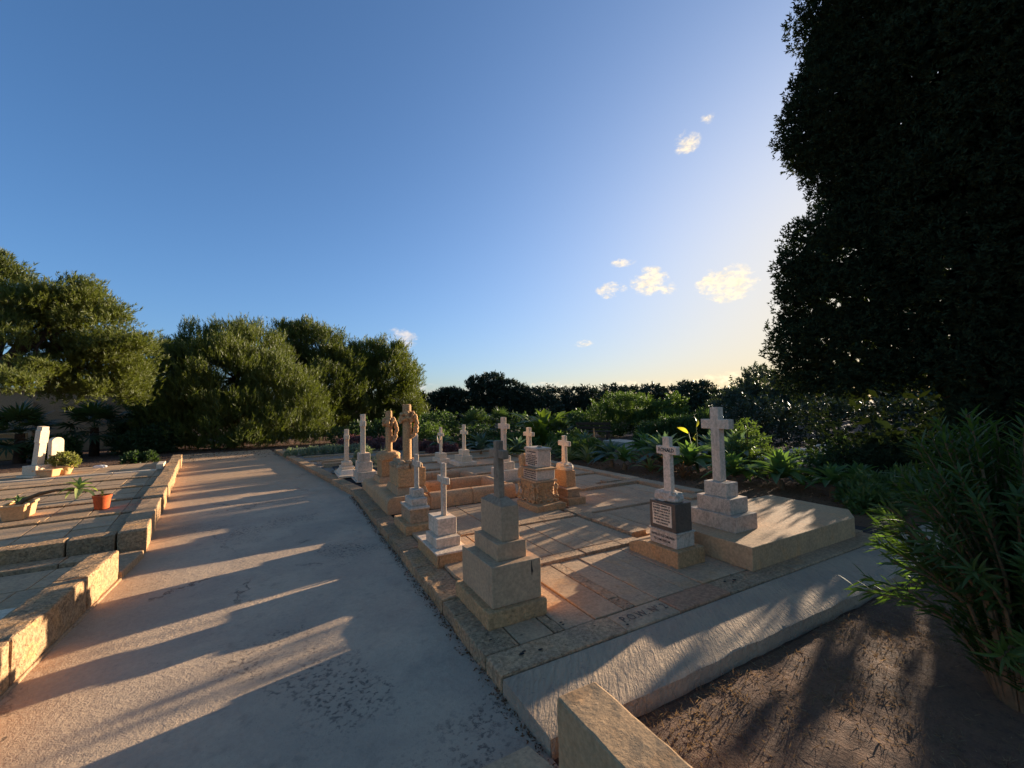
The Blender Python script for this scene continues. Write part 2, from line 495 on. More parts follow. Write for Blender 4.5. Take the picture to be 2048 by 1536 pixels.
def cross(parent, x, y, z0, z1, thick, shaft, half, az0, az1, mat, taper=1.0, name='cross', worn=0.0, bevel=0.004, lean=0.0, armw=None):
    """latin cross standing in the YZ plane, faces towards -X and +X"""
    s0, s1 = shaft / 2 * taper, shaft / 2
    H = z1 - z0
    a0, a1 = az0 - z0, az1 - z0
    pts = [(-s0, 0), (s0, 0), (s1, a0), (half, a0), (half, a1), (s1, a1), (s1 * 0.97, H), (-s1 * 0.97, H), (-s1, a1), (-half, a1), (-half, a0), (-s1, a0)]
    bm = prism_bm(pts, thick, bevel, 1, 'X')
    if worn:
        wobble(bm, worn, 14, _seed[0])
    me = bm_mesh(name, bm, mat)
    o = link(name, me, parent)
    o.location = Vector((x, y, z0)) - parent.location
    o.rotation_euler = (lean, 0, 0)
    return o


def text_part(parent, s, x, y, z, size, mat='letter_black', name='inscription', flatten=True, bold=0.012, up=False, width=None):
    """lettering on a face that looks towards -X (or, with up, lying on a top face and read from -Y)"""
    cu = bpy.data.curves.new(name, 'FONT')
    cu.body = s
    cu.size = size
    cu.align_x = 'CENTER'
    cu.align_y = 'CENTER'
    cu.space_line = 0.95
    cu.offset = bold * size
    cu.resolution_u = 2
    cu.extrude = 0.0008
    tmp = bpy.data.objects.new('tmp', cu)
    COL.objects.link(tmp)
    dg = bpy.context.evaluated_depsgraph_get()
    me = bpy.data.meshes.new_from_object(tmp.evaluated_get(dg))
    bpy.data.objects.remove(tmp)
    me.name = name
    if width:
        xs = [v.co.x for v in me.vertices]
        k = width / max(1e-6, max(xs) - min(xs))
        for v in me.vertices:
            v.co.x *= k
    if up:
        M = Matrix.Identity(3)
    else:
        M = Matrix(((0, 0, -1), (-1, 0, 0), (0, 1, 0)))
    for v in me.vertices:
        v.co = M @ v.co
    me.materials.clear()
    me.materials.append(MATS[mat])
    o = link(name, me, parent)
    o.location = Vector((x, y, z)) - parent.location
    return o


def rock(parent, name, x0, x1, y0, y1, z0, z1, mat, seed, sub=3, amp=0.35, freq=2.2):
    bm = bmesh.new()
    bmesh.ops.create_icosphere(bm, subdivisions=sub, radius=1)
    sv = Vector((seed, seed * 2.3, seed * 0.7))
    for v in bm.verts:
        d = v.co.normalized()
        q = Vector((math.copysign(abs(d.x) ** 0.6, d.x), math.copysign(abs(d.y) ** 0.6, d.y), math.copysign(abs(d.z) ** 0.7, d.z)))
        k = 1 - amp * abs(noise.noise(d * freq + sv)) - amp * 0.5 * abs(noise.noise(d * freq * 2.3 + sv))
        v.co = q * k
        v.co.z = max(v.co.z, -0.55)
    xs = [v.co.x for v in bm.verts]; ys = [v.co.y for v in bm.verts]; zs = [v.co.z for v in bm.verts]
    for v in bm.verts:
        v.co.x = (v.co.x - min(xs)) / (max(xs) - min(xs)) - 0.5
        v.co.y = (v.co.y - min(ys)) / (max(ys) - min(ys)) - 0.5
        v.co.z = (v.co.z - min(zs)) / (max(zs) - min(zs))
        v.co = Vector((v.co.x * (x1 - x0), v.co.y * (y1 - y0), v.co.z * (z1 - z0)))
    me = bm_mesh(name, bm, mat)
    o = link(name, me, parent)
    c = Vector(((x0 + x1) / 2, (y0 + y1) / 2, z0))
    o.location = c - (parent.location if parent is not None else Vector((0, 0, 0)))
    return o


def tube_into(bm, pts, rads, n=8, cap=True):
    rings = []
    for i, p in enumerate(pts):
        p = Vector(p)
        d = (Vector(pts[min(i + 1, len(pts) - 1)]) - Vector(pts[max(i - 1, 0)])).normalized()
        a = d.cross(Vector((0, 0, 1)))
        if a.length < 0.05:
            a = d.cross(Vector((1, 0, 0)))
        a.normalize()
        b = d.cross(a)
        rings.append([bm.verts.new(p + (a * math.cos(2 * math.pi * k / n) + b * math.sin(2 * math.pi * k / n)) * rads[i]) for k in range(n)])
    for i in range(len(rings) - 1):
        for k in range(n):
            bm.faces.new((rings[i][k], rings[i][(k + 1) % n], rings[i + 1][(k + 1) % n], rings[i + 1][k]))
    if cap:
        bm.faces.new(rings[0][::-1])
        bm.faces.new(rings[-1])


def lathe_bm(prof, n=20):
    bm = bmesh.new()
    rings = [[bm.verts.new((r * math.cos(2 * math.pi * k / n), r * math.sin(2 * math.pi * k / n), z)) for k in range(n)] for r, z in prof]
    for i in range(len(rings) - 1):
        for k in range(n):
            bm.faces.new((rings[i][k], rings[i][(k + 1) % n], rings[i + 1][(k + 1) % n], rings[i + 1][k]))
    bm.faces.new(rings[0][::-1])
    bm.faces.new(rings[-1])
    return bm


# ---------------------------------------------------------------- ground, path, walk
def sheet(name, pts, z, mat, kind='structure'):
    me = bpy.data.meshes.new(name)
    me.from_pydata([(a, b, z) for a, b in pts], [], [list(range(len(pts)))])
    me.update()
    o = link(name, me, None, mat)
    o['kind'] = kind
    return o


sheet('ground', [(-400, -400), (400, -400), (400, 400), (-400, 400)], 0.0, 'ground_soil')

# path: a gridded sheet with a little unevenness
PL = [(-1.43, -3.0), (-1.43, 6.3), (-1.72, 8.2), (-2.25, 12.0), (-3.0, 16.8), (-3.6, 20.5)]
PR = [(1.06, -3.0), (1.06, 6.3), (1.06, 8.25), (0.52, 12.0), (-0.17, 16.8), (-0.71, 20.5)]


def lerp_pl(L, y):
    for (xa, ya), (xb, yb) in zip(L, L[1:]):
        if y <= yb:
            f = (y - ya) / (yb - ya)
            return xa + (xb - xa) * f
    return L[-1][0]


ys = np.concatenate([np.arange(-3, 8, 0.12), np.arange(8, 20.5, 0.25)])
nx = 26
V = []
for y in ys:
    a, b = lerp_pl(PL, y), lerp_pl(PR, y)
    for i in range(nx):
        x = a + (b - a) * i / (nx - 1)
        hz = 0.008 + 0.006 * noise.noise(Vector((x * 1.3, y * 1.3, 0))) + 0.002 * noise.noise(Vector((x * 6, y * 6, 3)))
        if y > 19.5:
            hz -= 0.01 * (y - 19.5)
        V.append((x, y, max(0.002, hz)))
F = [(j * nx + i, j * nx + i + 1, (j + 1) * nx + i + 1, (j + 1) * nx + i) for j in range(len(ys) - 1) for i in range(nx - 1)]
o = link('path', np_mesh('path', V, F, 'path_concrete', True))
o['kind'] = 'structure'

# front walk: a raised concrete strip with a broken edge towards the soil
bm = bmesh.new()
N = 90
top_f, top_b, bot_f = [], [], []
for i in range(N + 1):
    x = 1.058 + (9.0 - 1.058) * i / N
    e = 1.672 + 0.014 * noise.noise(Vector((x * 5, 1, 0))) + 0.010 * noise.noise(Vector((x * 17, 2, 0)))
    zz = 0.088 + 0.004 * noise.noise(Vector((x * 3, 5, 0)))
    top_f.append(bm.verts.new((x, e, zz - 0.004)))
    top_b.append(bm.verts.new((x, 2.142, 0.092)))
    bot_f.append(bm.verts.new((x, e - 0.012 + 0.01 * noise.noise(Vector((x * 11, 7, 0))), -0.02)))
mid = [bm.verts.new((1.058 + (9.0 - 1.058) * i / N, 1.69 + 0.01 * noise.noise(Vector((i * .3, 9, 0))), 0.092)) for i in range(N + 1)]
for i in range(N):
    bm.faces.new((top_f[i], top_f[i + 1], mid[i + 1], mid[i]))
    bm.faces.new((mid[i], mid[i + 1], top_b[i + 1], top_b[i]))
    bm.faces.new((bot_f[i], bot_f[i + 1], top_f[i + 1], top_f[i]))
lb = [bm.verts.new((1.052, 1.66, -0.02)), bm.verts.new((1.052, 2.142, -0.02))]
bm.faces.new((lb[0], top_f[0], mid[0], top_b[0], lb[1]))
o = link('front_walk', bm_mesh('front_walk', bm, 'walk_concrete', 40))
tag(o, kind='structure')

# lumpy planting soil at bottom right
xs = np.arange(1.27, 9.0, 0.06)
ys = np.arange(-4.0, 1.66, 0.06)
V = []
for y in ys:
    for x in xs:
        hz = 0.028 + 0.022 * noise.noise(Vector((x * 2.1, y * 2.1, 0))) + 0.012 * noise.noise(Vector((x * 9, y * 9, 4)))
        V.append((x, y, max(hz - 0.03 * max(0, (y - 1.55)) * 8, 0.004)))
F = [(j * len(xs) + i, j * len(xs) + i + 1, (j + 1) * len(xs) + i + 1, (j + 1) * len(xs) + i) for j in range(len(ys) - 1) for i in range(len(xs) - 1)]
o = link('soil_bed', np_mesh('soil_bed', V, F, 'bed_soil', True))
tag(o, kind='structure')

# soil of the agave border beyond the graves
xs = np.arange(6.08, 11.0, 0.12)
ys = np.arange(2.2, 13.0, 0.12)
V = [(x, y, 0.06 + 0.05 * noise.noise(Vector((x * 1.2, y * 1.2, 8))) + 0.02 * noise.noise(Vector((x * 6, y * 6, 4)))) for y in ys for x in xs]
F = [(j * len(xs) + i, j * len(xs) + i + 1, (j + 1) * len(xs) + i + 1, (j + 1) * len(xs) + i) for j in range(len(ys) - 1) for i in range(len(xs) - 1)]
tag(link('border_soil', np_mesh('border_soil', V, F, 'border_soil', True)), kind='structure')

# ---------------------------------------------------------------- grave paving (right of the path)
pav = link('grave_paving', bpy.data.meshes.new('grave_paving'), None)
bm = box_bm(4.98, 10.6, 0.07, 0)
bm.to_mesh(pav.data)
bm.free()
pav.data.materials.append(MATS['joint_soil'])
pav.location = (3.56, 7.44, 0.005)
pav['kind'] = 'structure'
rng = random.Random(4)


def flag(x0, x1, y0, y1, zt, mat='flag_marble', worn=0.0008, gap=0.005, parent=pav):
    zt += rng.uniform(-0.003, 0.003)
    o = block(parent, 'flagstone', x0 + gap, x1 - gap, y0 + gap, y1 - gap, 0.06, zt, mat, 0.004, worn, 0.0)
    o.rotation_euler = (rng.uniform(-.003, .003), rng.uniform(-.004, .004), rng.uniform(-.003, .003))
    return o


# row 1 between front kerb and first ledge
for x0, x1 in ((1.30, 1.56), (1.64, 1.90), (1.90, 2.17), (2.28, 2.505), (2.505, 2.82), (2.82, 3.03), (3.03, 3.40)):
    if x1 == 2.17:
        flag(x0, x1, 2.375, 3.385, 0.104)
    else:
        flag(x0, x1, 2.375, 3.385, 0.102)
for y0, y1 in ((2.375, 2.56), (2.56, 2.90), (2.90, 3.385)):
    flag(2.17, 2.28, y0, y1, 0.103, 'flag_rough', 0.002)
flag(1.56, 1.64, 2.375, 2.53, 0.106, 'flag_rough', 0.002)
flag(1.56, 1.64, 2.53, 3.385, 0.102, 'flag_rough', 0.002)
# row 2, slightly proud: its front edge makes a dark ledge
e2 = [1.30, 1.80, 2.06, 2.32, 2.585, 2.845, 3.10, 3.385]
for a, b in zip(e2, e2[1:]):
    flag(a, b, 3.525, 4.545, 0.128)
for a, b in ((1.30, 1.95), (1.95, 2.62), (2.62, 3.10), (3.10, 3.385)):
    flag(a, b, 3.385, 3.525, 0.129, 'flag_rough', 0.003)
# row 3
for a, b in ((1.30, 1.75), (1.75, 2.32), (2.32, 2.90), (2.90, 3.385)):
    flag(a, b, 4.56, 4.74, 0.142, 'flag_rough', 0.002)
for a, b in ((1.30, 1.75), (1.75, 2.20), (2.20, 2.62), (2.62, 3.02), (3.02, 3.385)):
    flag(a, b, 4.74, 5.95, 0.128)
# second column
for a, b in ((3.41, 3.9), (3.9, 4.4), (4.4, 4.9), (4.9, 5.4), (5.4, 5.78)):
    flag(a, b, 2.375, 3.55, 0.10)
flag(3.41, 3.64, 3.575, 4.285, 0.150, 'flag_rough', 0.002)
flag(3.41, 3.62, 4.295, 4.90, 0.146, 'flag_rough', 0.002)
for a, b in ((3.64, 3.87), (3.87, 4.39), (4.39, 4.9), (4.9, 5.42), (5.42, 5.74)):
    flag(a, b, 3.56, 4.60, 0.106)
for a, b in ((3.64, 4.15), (4.15, 4.62), (4.62, 5.1), (5.1, 5.74)):
    flag(a, b, 4.61, 4.79, 0.128)
for a, b in ((3.62, 3.98), (3.98, 4.46), (4.46, 4.92), (4.92, 5.36), (5.36, 5.74)):
    flag(a, b, 4.79, 5.86, 0.106)
for a, b in ((3.3, 3.95), (3.95, 4.6), (4.6, 5.28), (5.28, 5.80)):
    flag(a, b, 5.875, 6.05, 0.150, 'flag_rough', 0.002)
flag(5.22, 5.46, 6.08, 6.27, 0.165, 'flag_rough', 0.002)
for a, b in ((3.4, 3.9), (3.9, 4.35), (4.35, 4.82), (4.82, 5.1), (5.1, 5.78)):
    flag(a, b, 6.06 if a != 5.1 else 6.29, 7.10, 0.118)
for a, b in ((3.4, 4.1), (4.1, 4.9), (4.9, 5.78)):
    flag(a, b, 7.12, 7.28, 0.15, 'flag_rough', 0.002)
for y0, y1 in ((7.3, 8.4), (8.55, 9.65), (9.8, 10.95), (11.1, 12.5)):
    for a, b in ((2.2, 2.8), (2.8, 3.4), (3.4, 4.1), (4.1, 4.75), (4.75, 5.4), (5.4, 5.85)):
        if y0 < 8 and a < 3.3:
            continue
        flag(a, b, y0, y1, 0.115)
for y0 in (8.42, 9.67, 10.97):
    for a, b in ((2.2, 3.1), (3.1, 4.1), (4.1, 5.0), (5.0, 5.85)):
        flag(a, b, y0, y0 + 0.11, 0.15, 'flag_rough', 0.002)
for y0, y1 in ((8.5, 9.0), (9.95, 10.5)):
    flag(1.32, 2.15, y0, y1, 0.11)

# kerb stones: along the path, along the front, and at the border
krb = link('kerb', bpy.data.meshes.new('kerb'), None)
bm = box_bm(0.16, 6.0, 0.05, 0)
bm.to_mesh(krb.data)
bm.free()
krb.data.materials.append(MATS['joint_soil'])
krb.location = (1.2, 5.3, 0.004)
krb['kind'] = 'structure'


def kerb(x0, x1, y0, y1, zt, mat='kerb_limestone', worn=0.006, cut=0.075, z0=-0.01, bevel=0.012, par=krb):
    g = 0.003
    o = block(par, 'kerb_stone', x0 + g, x1 - g, y0 + g, y1 - g, z0, zt + rng.uniform(-.004, .004), mat, bevel, worn, cut, 11.0, 2)
    return o


ky = [2.375, 2.93, 3.19, 3.56, 3.98, 4.52, 5.15, 5.80, 6.50, 7.1, 7.62, 8.2]
for a, b in zip(ky, ky[1:]):
    kerb(1.058 + rng.uniform(-.012, .006), 1.295, a, b, 0.102)
for i, (a, b) in enumerate(((1.052, 1.99), (1.99, 2.50), (2.50, 3.07), (3.07, 3.40), (3.40, 3.97), (3.97, 4.85), (4.85, 5.7))):
    kerb(a, b, 2.152, 2.37, 0.104, ('flag_rough', 'flag_marble', 'flag_red', 'flag_rough', 'flag_rough', 'limestone_grey', 'limestone_grey')[i], 0.0035)
# skewed continuation of the kerb along the far path
sk = R(8.2)
for i in range(13):
    v = i * 0.82
    x, y = 1.18 - math.sin(sk) * (v + 0.41), 8.22 + math.cos(sk) * (v + 0.41)
    bm = box_bm(0.235, 0.812, 0.115, 0.012, 2, 0.12, 0.005, 9, i * 2.1)
    o = link('kerb_stone', bm_mesh('kerb_stone', bm, 'kerb_limestone'), krb)
    o.location = Vector((x, y, -0.01)) - krb.location
    o.rotation_euler = (0, 0, sk)
yk = 4.62
i = 0
while yk < 12.6:
    L = rng.uniform(0.55, 1.0)
    xx = 5.80 + (yk - 4.6) * 0.018
    kerb(xx, xx + 0.24, yk, yk + L, 0.158, 'flag_marble', 0.002, 0.0)
    yk += L
for a, b in ((5.42, 5.80), (5.80, 6.06)):
    kerb(a, b, 4.40, 4.61, 0.14, 'flag_rough', 0.003)
kerb(5.55, 5.95, 3.75, 4.38, 0.125, 'flag_rough', 0.003)

# P.O.W. lettering cut into the second front slab
text_part(krb, 'P.O.W. Nº 2', 2.25, 2.262, 0.1095, 0.105, 'letter_cut', 'carved_lettering', up=True, bold=-0.012, width=0.42)
for (x, y, r) in ((1.25, 2.27, 0.020), (1.275, 2.285, 0.014), (1.37, 2.25, 0.016), (1.66, 2.42, 0.011), (1.66, 2.45, 0.013), (2.03, 2.2, 0.014), (1.83, 2.3, 0.008), (1.15, 2.5, 0.011), (1.35, 2.45, 0.008), (2.22, 2.5, 0.009), (2.235, 2.42, 0.010), (3.2, 2.3, 0.015), (3.3, 2.28, 0.02), (3.25, 2.26, 0.012)):
    bm = bmesh.new()
    bmesh.ops.create_circle(bm, cap_ends=True, segments=9, radius=r)
    for v in bm.verts:
        v.co *= 1 + 0.5 * noise.noise(v.co * 60 + Vector((x * 9, y * 9, 0)))
        v.co.y *= 0.6
    o = link('pit', bm_mesh('pit', bm, 'crack_dark'), krb)
    o.location = Vector((x, y, 0.1115)) - krb.location

# big kerb stone and pale slab at the photographer's feet
o = thing('kerb_block', 'long pale squared stone block beside the soil in front', 'stone block', (1.145, 0.7, 0))
block(o, 'stone', 1.035, 1.25, -0.3, 1.578, 0, 0.335, 'slab_concrete', 0.010, 0.004, 0.06, 14, 2)
bm = prism_bm([(0.2, 0.4), (1.03, 0.4), (1.03, 1.60), (0.99, 1.755), (0.35, 1.75)], 0.03, 0.006)
o = link('paving_slab', bm_mesh('paving_slab', bm, 'flag_marble'))
o.location = (0, 0, 0.006)
tag(o, 'flat pale slab lying on the path by the stone block', 'slab')

# ---------------------------------------------------------------- left plots
lk = link('grave_plot', bpy.data.meshes.new('grave_plot'), None)
bm = box_bm(1.9, 4.6, 0.05, 0)
bm.to_mesh(lk.data)
bm.free()
lk.data.materials.append(MATS['joint_soil'])
lk.location = (-2.56, 3.9, 0.002)
lk['kind'] = 'structure'


def lstone(name, x0, x1, y0, y1, z0, z1, mat, worn=0.006, cut=0.08, bevel=0.016, par=lk, rot=0.0, freq=11):
    _seed[0] += 0.9
    bm = box_bm(x1 - x0, y1 - y0, z1 - z0, bevel, 2, cut, worn, freq, _seed[0])
    o = link(name, bm_mesh(name, bm, mat), par)
    o.location = Vector(((x0 + x1) / 2, (y0 + y1) / 2, z0)) - par.location
    o.rotation_euler = (0, 0, rot)
    return o


for a, b in ((1.4, 2.5), (2.5, 3.62), (3.62, 4.68), (4.685, 5.40)):
    lstone('kerb_stone', -1.63, -1.415, a + .004, b - .004, 0.02, 0.295, 'kerb_limestone', 0.010, 0.07, 0.02)
for a, b in ((1.4, 2.9), (2.9, 4.4), (4.4, 5.46)):
    lstone('kerb_footing', -1.66, -1.395 + rng.uniform(-.01, .01), a, b, -0.01, 0.026, 'limestone_grey', 0.004, 0.1, 0.008)
lstone('kerb_footing', -1.62, -1.40, 5.42, 6.14, -0.01, 0.085, 'limestone_grey', 0.006, 0.1, 0.014)
for (a, b, c, d) in ((-2.05, -1.68, 4.62, 5.30), (-2.60, -2.06, 4.62, 5.30), (-3.3, -2.61, 4.62, 5.3), (-2.0, -1.68, 5.31, 5.86), (-2.7, -2.01, 5.31, 5.86), (-2.05, -1.68, 3.3, 4.6), (-2.6, -2.06, 3.3, 4.6)):
    lstone('flagstone', a, b, c + .005, d - .005, 0.03, 0.085, 'flag_marble', 0.001, 0, 0.005)
for a, b in ((-2.0, -1.64), (-2.62, -2.01), (-3.3, -2.63)):
    lstone('flagstone', a, b, 5.88, 6.13, 0.03, 0.125, 'flag_rough', 0.004, 0.1, 0.01)
lstone('ledger_slab', -2.5, -1.70, 3.0, 4.49, 0.08, 0.205, 'marble_white', 0.0, 0, 0.006)

# far left plot, turned 8 degrees with the path
lf = link('grave_plot', bpy.data.meshes.new('grave_plot'), None)
lf['kind'] = 'structure'
bm = box_bm(5.2, 9.1, 0.178, 0)
bm.to_mesh(lf.data)
bm.free()
lf.data.materials.append(MATS['joint_soil'])
lf.rotation_euler = (0, 0, sk)
c8, s8 = math.cos(sk), math.sin(sk)


def L2W(u, v, z=0.0):
    return Vector((-1.42 + u * c8 - v * s8, 6.26 + u * s8 + v * c8, z))


lf.location = L2W(-2.75, 4.75, 0.002)


def fstone(name, u0, u1, v0, v1, z0, z1, mat, worn=0.006, cut=0.08, bevel=0.014):
    _seed[0] += 0.9
    bm = box_bm(u1 - u0, v1 - v0, z1 - z0, bevel, 2, cut, worn, 11, _seed[0])
    o = link(name, bm_mesh(name, bm, mat), lf)
    o.location = ((u0 + u1) / 2 + 2.75, (v0 + v1) / 2 - 4.75, z0 - 0.002)
    return o


kv = [0.0, 0.64, 1.28, 2.34, 3.64, 5.18, 6.1, 7.2, 8.0, 8.9, 9.8, 10.6]
for i, (a, b) in enumerate(zip(kv, kv[1:])):
    fstone('kerb_stone', -0.25 + rng.uniform(-.01, .01), 0.0 + rng.uniform(-.02, .01), a + .004, b - .004, 0, 0.275 + rng.uniform(-.012, .012), 'kerb_limestone' if i not in (1, 2) else 'limestone_grey', 0.008, 0.09, 0.016)
for a, b in ((-0.64, -0.255), (-1.3, -0.645), (-2.2, -1.305)):
    fstone('kerb_stone', a + .004, b - .004, 0.02, 0.23, 0, 0.268, 'kerb_limestone', 0.009, 0.08, 0.018)
# ledger rows
rows = [(0.24, 0.90), (0.905, 1.56), (1.70, 2.25), (2.255, 2.80), (2.94, 3.6), (3.605, 4.24), (4.38, 5.0), (5.005, 5.66), (5.80, 6.4), (6.405, 6.98), (7.12, 8.2), (8.205, 9.3)]
edges = [-4.6, -3.9, -3.2, -2.6, -2.1, -1.62, -1.17, -0.76, -0.40]
for i, (v0, v1) in enumerate(rows):
    for a, b in zip(edges, edges[1:]):
        fstone('flagstone', a + .005, b - .005, v0 + .004, v1 - .004, 0.14, 0.205 + 0.006 * (i % 2) + rng.uniform(-.002, .002), 'flag_marble', 0.001, 0, 0.006)
    fstone('flagstone', -0.395, -0.265, v0 + .004, v1 - .004, 0.14, 0.214, 'flag_rough', 0.002, 0, 0.006)
for v0 in (1.56, 2.80, 4.24, 5.66, 6.98):
    mat = 'marble_white' if v0 > 6 else 'kerb_limestone'
    for a, b in zip(edges[::2], edges[2::2]):
        fstone('border_stone', a + .004, b - .004, v0 + .008, v0 + .132, 0.14, 0.238 + rng.uniform(-.003, .004), mat, 0.005, 0.1, 0.008)
fstone('border_stone', -0.42, -0.28, 7.3, 8.1, 0.14, 0.33, 'marble_white', 0.002, 0.2, 0.008)

# leaning broken cross and round-topped stone
t1 = thing('headstone', 'tall white cross leaning sideways on a squared base, left plot', 'gravestone', Vector((-5.03, 13.66, 0.208)), 'white gravestones in the left plot', R(-35))
for nm, sx_, sy_, z0, z1 in (('step', 0.46, 0.50, 0.0, 0.05), ('base', 0.36, 0.36, 0.05, 0.262)):
    o = link(nm, bm_mesh(nm, box_bm(sx_, sy_, z1 - z0, 0.012, 2), 'marble_white'), t1)
    o.location = (0, 0, z0)
o = cross(t1, 0, 0, 0.262, 1.15, 0.14, 0.14, 0.085, 0.78, 1.06, 'marble_white')
o.location = (-0.03, 0.0, 0.262)
o.rotation_euler = (0.0, 0.13, 0)
t2 = thing('headstone', 'narrow white stone with a rounded top beside the leaning cross', 'gravestone', Vector((-4.98, 14.30, 0.208)), 'white gravestones in the left plot', R(-40))
pts = [(-0.12, 0), (0.12, 0), (0.12, 0.76)] + [(0.12 * math.cos(a), 0.76 + 0.10 * math.sin(a)) for a in np.linspace(0.3, math.pi - 0.3, 8)] + [(-0.12, 0.76)]
o = link('slab', bm_mesh('slab', prism_bm(pts, 0.13, 0.01, 2, 'X'), 'marble_white'), t2)

# plant pots of the left plot
red = thing('flower_pot', 'terracotta red pot with small spiky succulent on paving', 'plant pot', (-2.41, 8.38, 0.211))
o = link('pot', bm_mesh('pot', lathe_bm([(0.078, 0), (0.082, 0.01), (0.100, 0.165), (0.108, 0.165), (0.110, 0.20), (0.098, 0.20), (0.094, 0.18)], 28), 'terracotta', 40), red)
o = link('soil', bm_mesh('soil', lathe_bm([(0.09, 0.165), (0.09, 0.182)], 18), 'pot_soil'), red)


# leaf shapes shared by agaves, aloes and pots
def leaf_mesh(name, mat, nseg=7, width=0.2, fold=0.25, droop=0.25, base=0.45, wmax=0.45, thick=True):
    """blade of length 1 along +X, opening upwards; z bends by droop"""
    V, F = [], []
    for i in range(nseg + 1):
        s = i / nseg
        if s < wmax:
            wd = base + (1 - base) * math.sin(s / wmax * math.pi / 2)
        else:
            wd = max(0.0, math.cos((s - wmax) / (1 - wmax) * math.pi / 2)) ** 0.75
        wd = max(wd, 0.02) * width / 2
        x = s
        z = 0.12 * math.sin(s * math.pi) - droop * s * s
        V += [(x, -wd, z + fold * wd), (x, 0, z), (x, wd, z + fold * wd)]
    for i in range(nseg):
        a = i * 3
        F += [(a, a + 3, a + 4, a + 1), (a + 1, a + 4, a + 5, a + 2)]
    return np_mesh(name, V, F, mat, True)


LEAF = {}
for mat, wdt in (('agave_green', 0.27), ('agave_blue', 0.20), ('agave_pale', 0.30)):
    LEAF[mat] = [leaf_mesh('leaf', mat, 7, wdt * k, 0.5, d) for k, d in ((1.0, 0.10), (1.1, 0.28), (0.9, -0.12))]
for mat in ('aloe_red', 'aloe_straw'):
    LEAF[mat] = [leaf_mesh('leaf', mat, 5, 0.13, 0.6, d, 0.9, 0.2) for d in (0.05, 0.22, -0.1)]
LEAF['aloe_blue'] = [leaf_mesh('leaf', 'agave_blue', 5, 0.12, 0.6, d, 0.9, 0.2) for d in (0.02, 0.15, -0.05)]
LEAF['banana_leaf'] = [leaf_mesh('leaf', 'banana_leaf', 8, 0.34, 0.3, d, 0.1, 0.5) for d in (0.35, 0.6, 0.12)]
LEAF['banana_yellow'] = [leaf_mesh('leaf', 'banana_yellow', 8, 0.36, 0.3, d, 0.1, 0.5) for d in (0.3, 0.05)]


def add_leaf(parent, me, at, azim, elev, L, roll=0.0, name='leaf'):
    o = bpy.data.objects.new(name, me)
    COL.objects.link(o)
    o.parent = parent
    o.matrix_local = Matrix.Translation(at) @ Matrix.Rotation(azim, 4, 'Z') @ Matrix.Rotation(-elev, 4, 'Y') @ Matrix.Rotation(roll, 4, 'X') @ Matrix.Scale(L, 4)
    return o


def rosette(parent, kind, at, n, L, lo=8, hi=80, r=None, jit=0.15):
    rr = r if isinstance(r, random.Random) else random.Random(r or 1)
    for i in range(n):
        f = i / max(1, n - 1)
        e = lo + (hi - lo) * f ** 0.9 + rr.uniform(-7, 7)
        a = i * 2.39996 + rr.uniform(-0.25, 0.25)
        l = L * (1.0 - 0.35 * f ** 2) * rr.uniform(1 - jit, 1 + jit)
        ms = LEAF[kind]
        k = 1 if f < 0.4 else (0 if f < 0.8 else len(ms) - 1)
        add_leaf(parent, ms[min(k, len(ms) - 1)], Vector(at) + Vector((0, 0, 0.03 * f)), a, R(e), l, rr.uniform(-.25, .25))


rosette(red, 'aloe_straw', (0, 0, 0.18), 14, 0.10, 25, 80, random.Random(3))

trough = thing('planter', 'stone trough holding a long bent agave stem and leaves', 'planter', (-3.24, 8.33, 0.211), None, R(6))
pts = [(-0.115, -0.27), (0.115, -0.27), (0.115, 0.27), (-0.115, 0.27)]
bm = box_bm(0.19, 0.44, 0.20, 0, taper=(1.22, 1.12))
top = [f for f in bm.faces if f.normal.z > 0.9]
r_ = bmesh.ops.inset_region(bm, faces=top, thickness=0.022)
bmesh.ops.translate(bm, verts=list({v for f in top for v in f.verts}), vec=(0, 0, -0.03))
bmesh.ops.bevel(bm, geom=sharp_edges(bm), offset=0.005, segments=1, affect='EDGES')
link('trough', bm_mesh('trough', bm, 'planter_stone'), trough)
bm = box_bm(0.255, 0.52, 0.03, 0.008)
for f in [f for f in bm.faces if abs(f.normal.z) > 0.9]:
    pass
rim = link('rim', bm_mesh('rim', box_bm(0.25, 0.03, 0.03, 0.006), 'planter_stone'), trough)
rim.location = (0, -0.248, 0.175)
rim2 = link('rim', bm_mesh('rim', box_bm(0.25, 0.03, 0.03, 0.006), 'planter_stone'), trough)
rim2.location = (0, 0.248, 0.175)
for sx_ in (-1, 1):
    q = link('rim', bm_mesh('rim', box_bm(0.03, 0.466, 0.03, 0.006), 'planter_stone'), trough)
    q.location = (sx_ * 0.118, 0, 0.176)
bm = bmesh.new()
stem = [(-0.02, -0.12, 0.15), (0.05, -0.02, 0.235), (0.18, 0.0, 0.295), (0.34, 0.0, 0.325), (0.47, -0.01, 0.32), (0.57, -0.02, 0.30)]
tube_into(bm, stem, [0.03, 0.03, 0.025, 0.021, 0.019, 0.021], 9)
link('stem', bm_mesh('stem', bm, 'stem_brown', 60), trough)
rosette(trough, 'agave_pale', (0.58, -0.02, 0.30), 12, 0.25, -35, 75, random.Random(5))
rosette(trough, 'agave_green', (-0.02, 0.03, 0.17), 8, 0.16, 10, 60, random.Random(6))

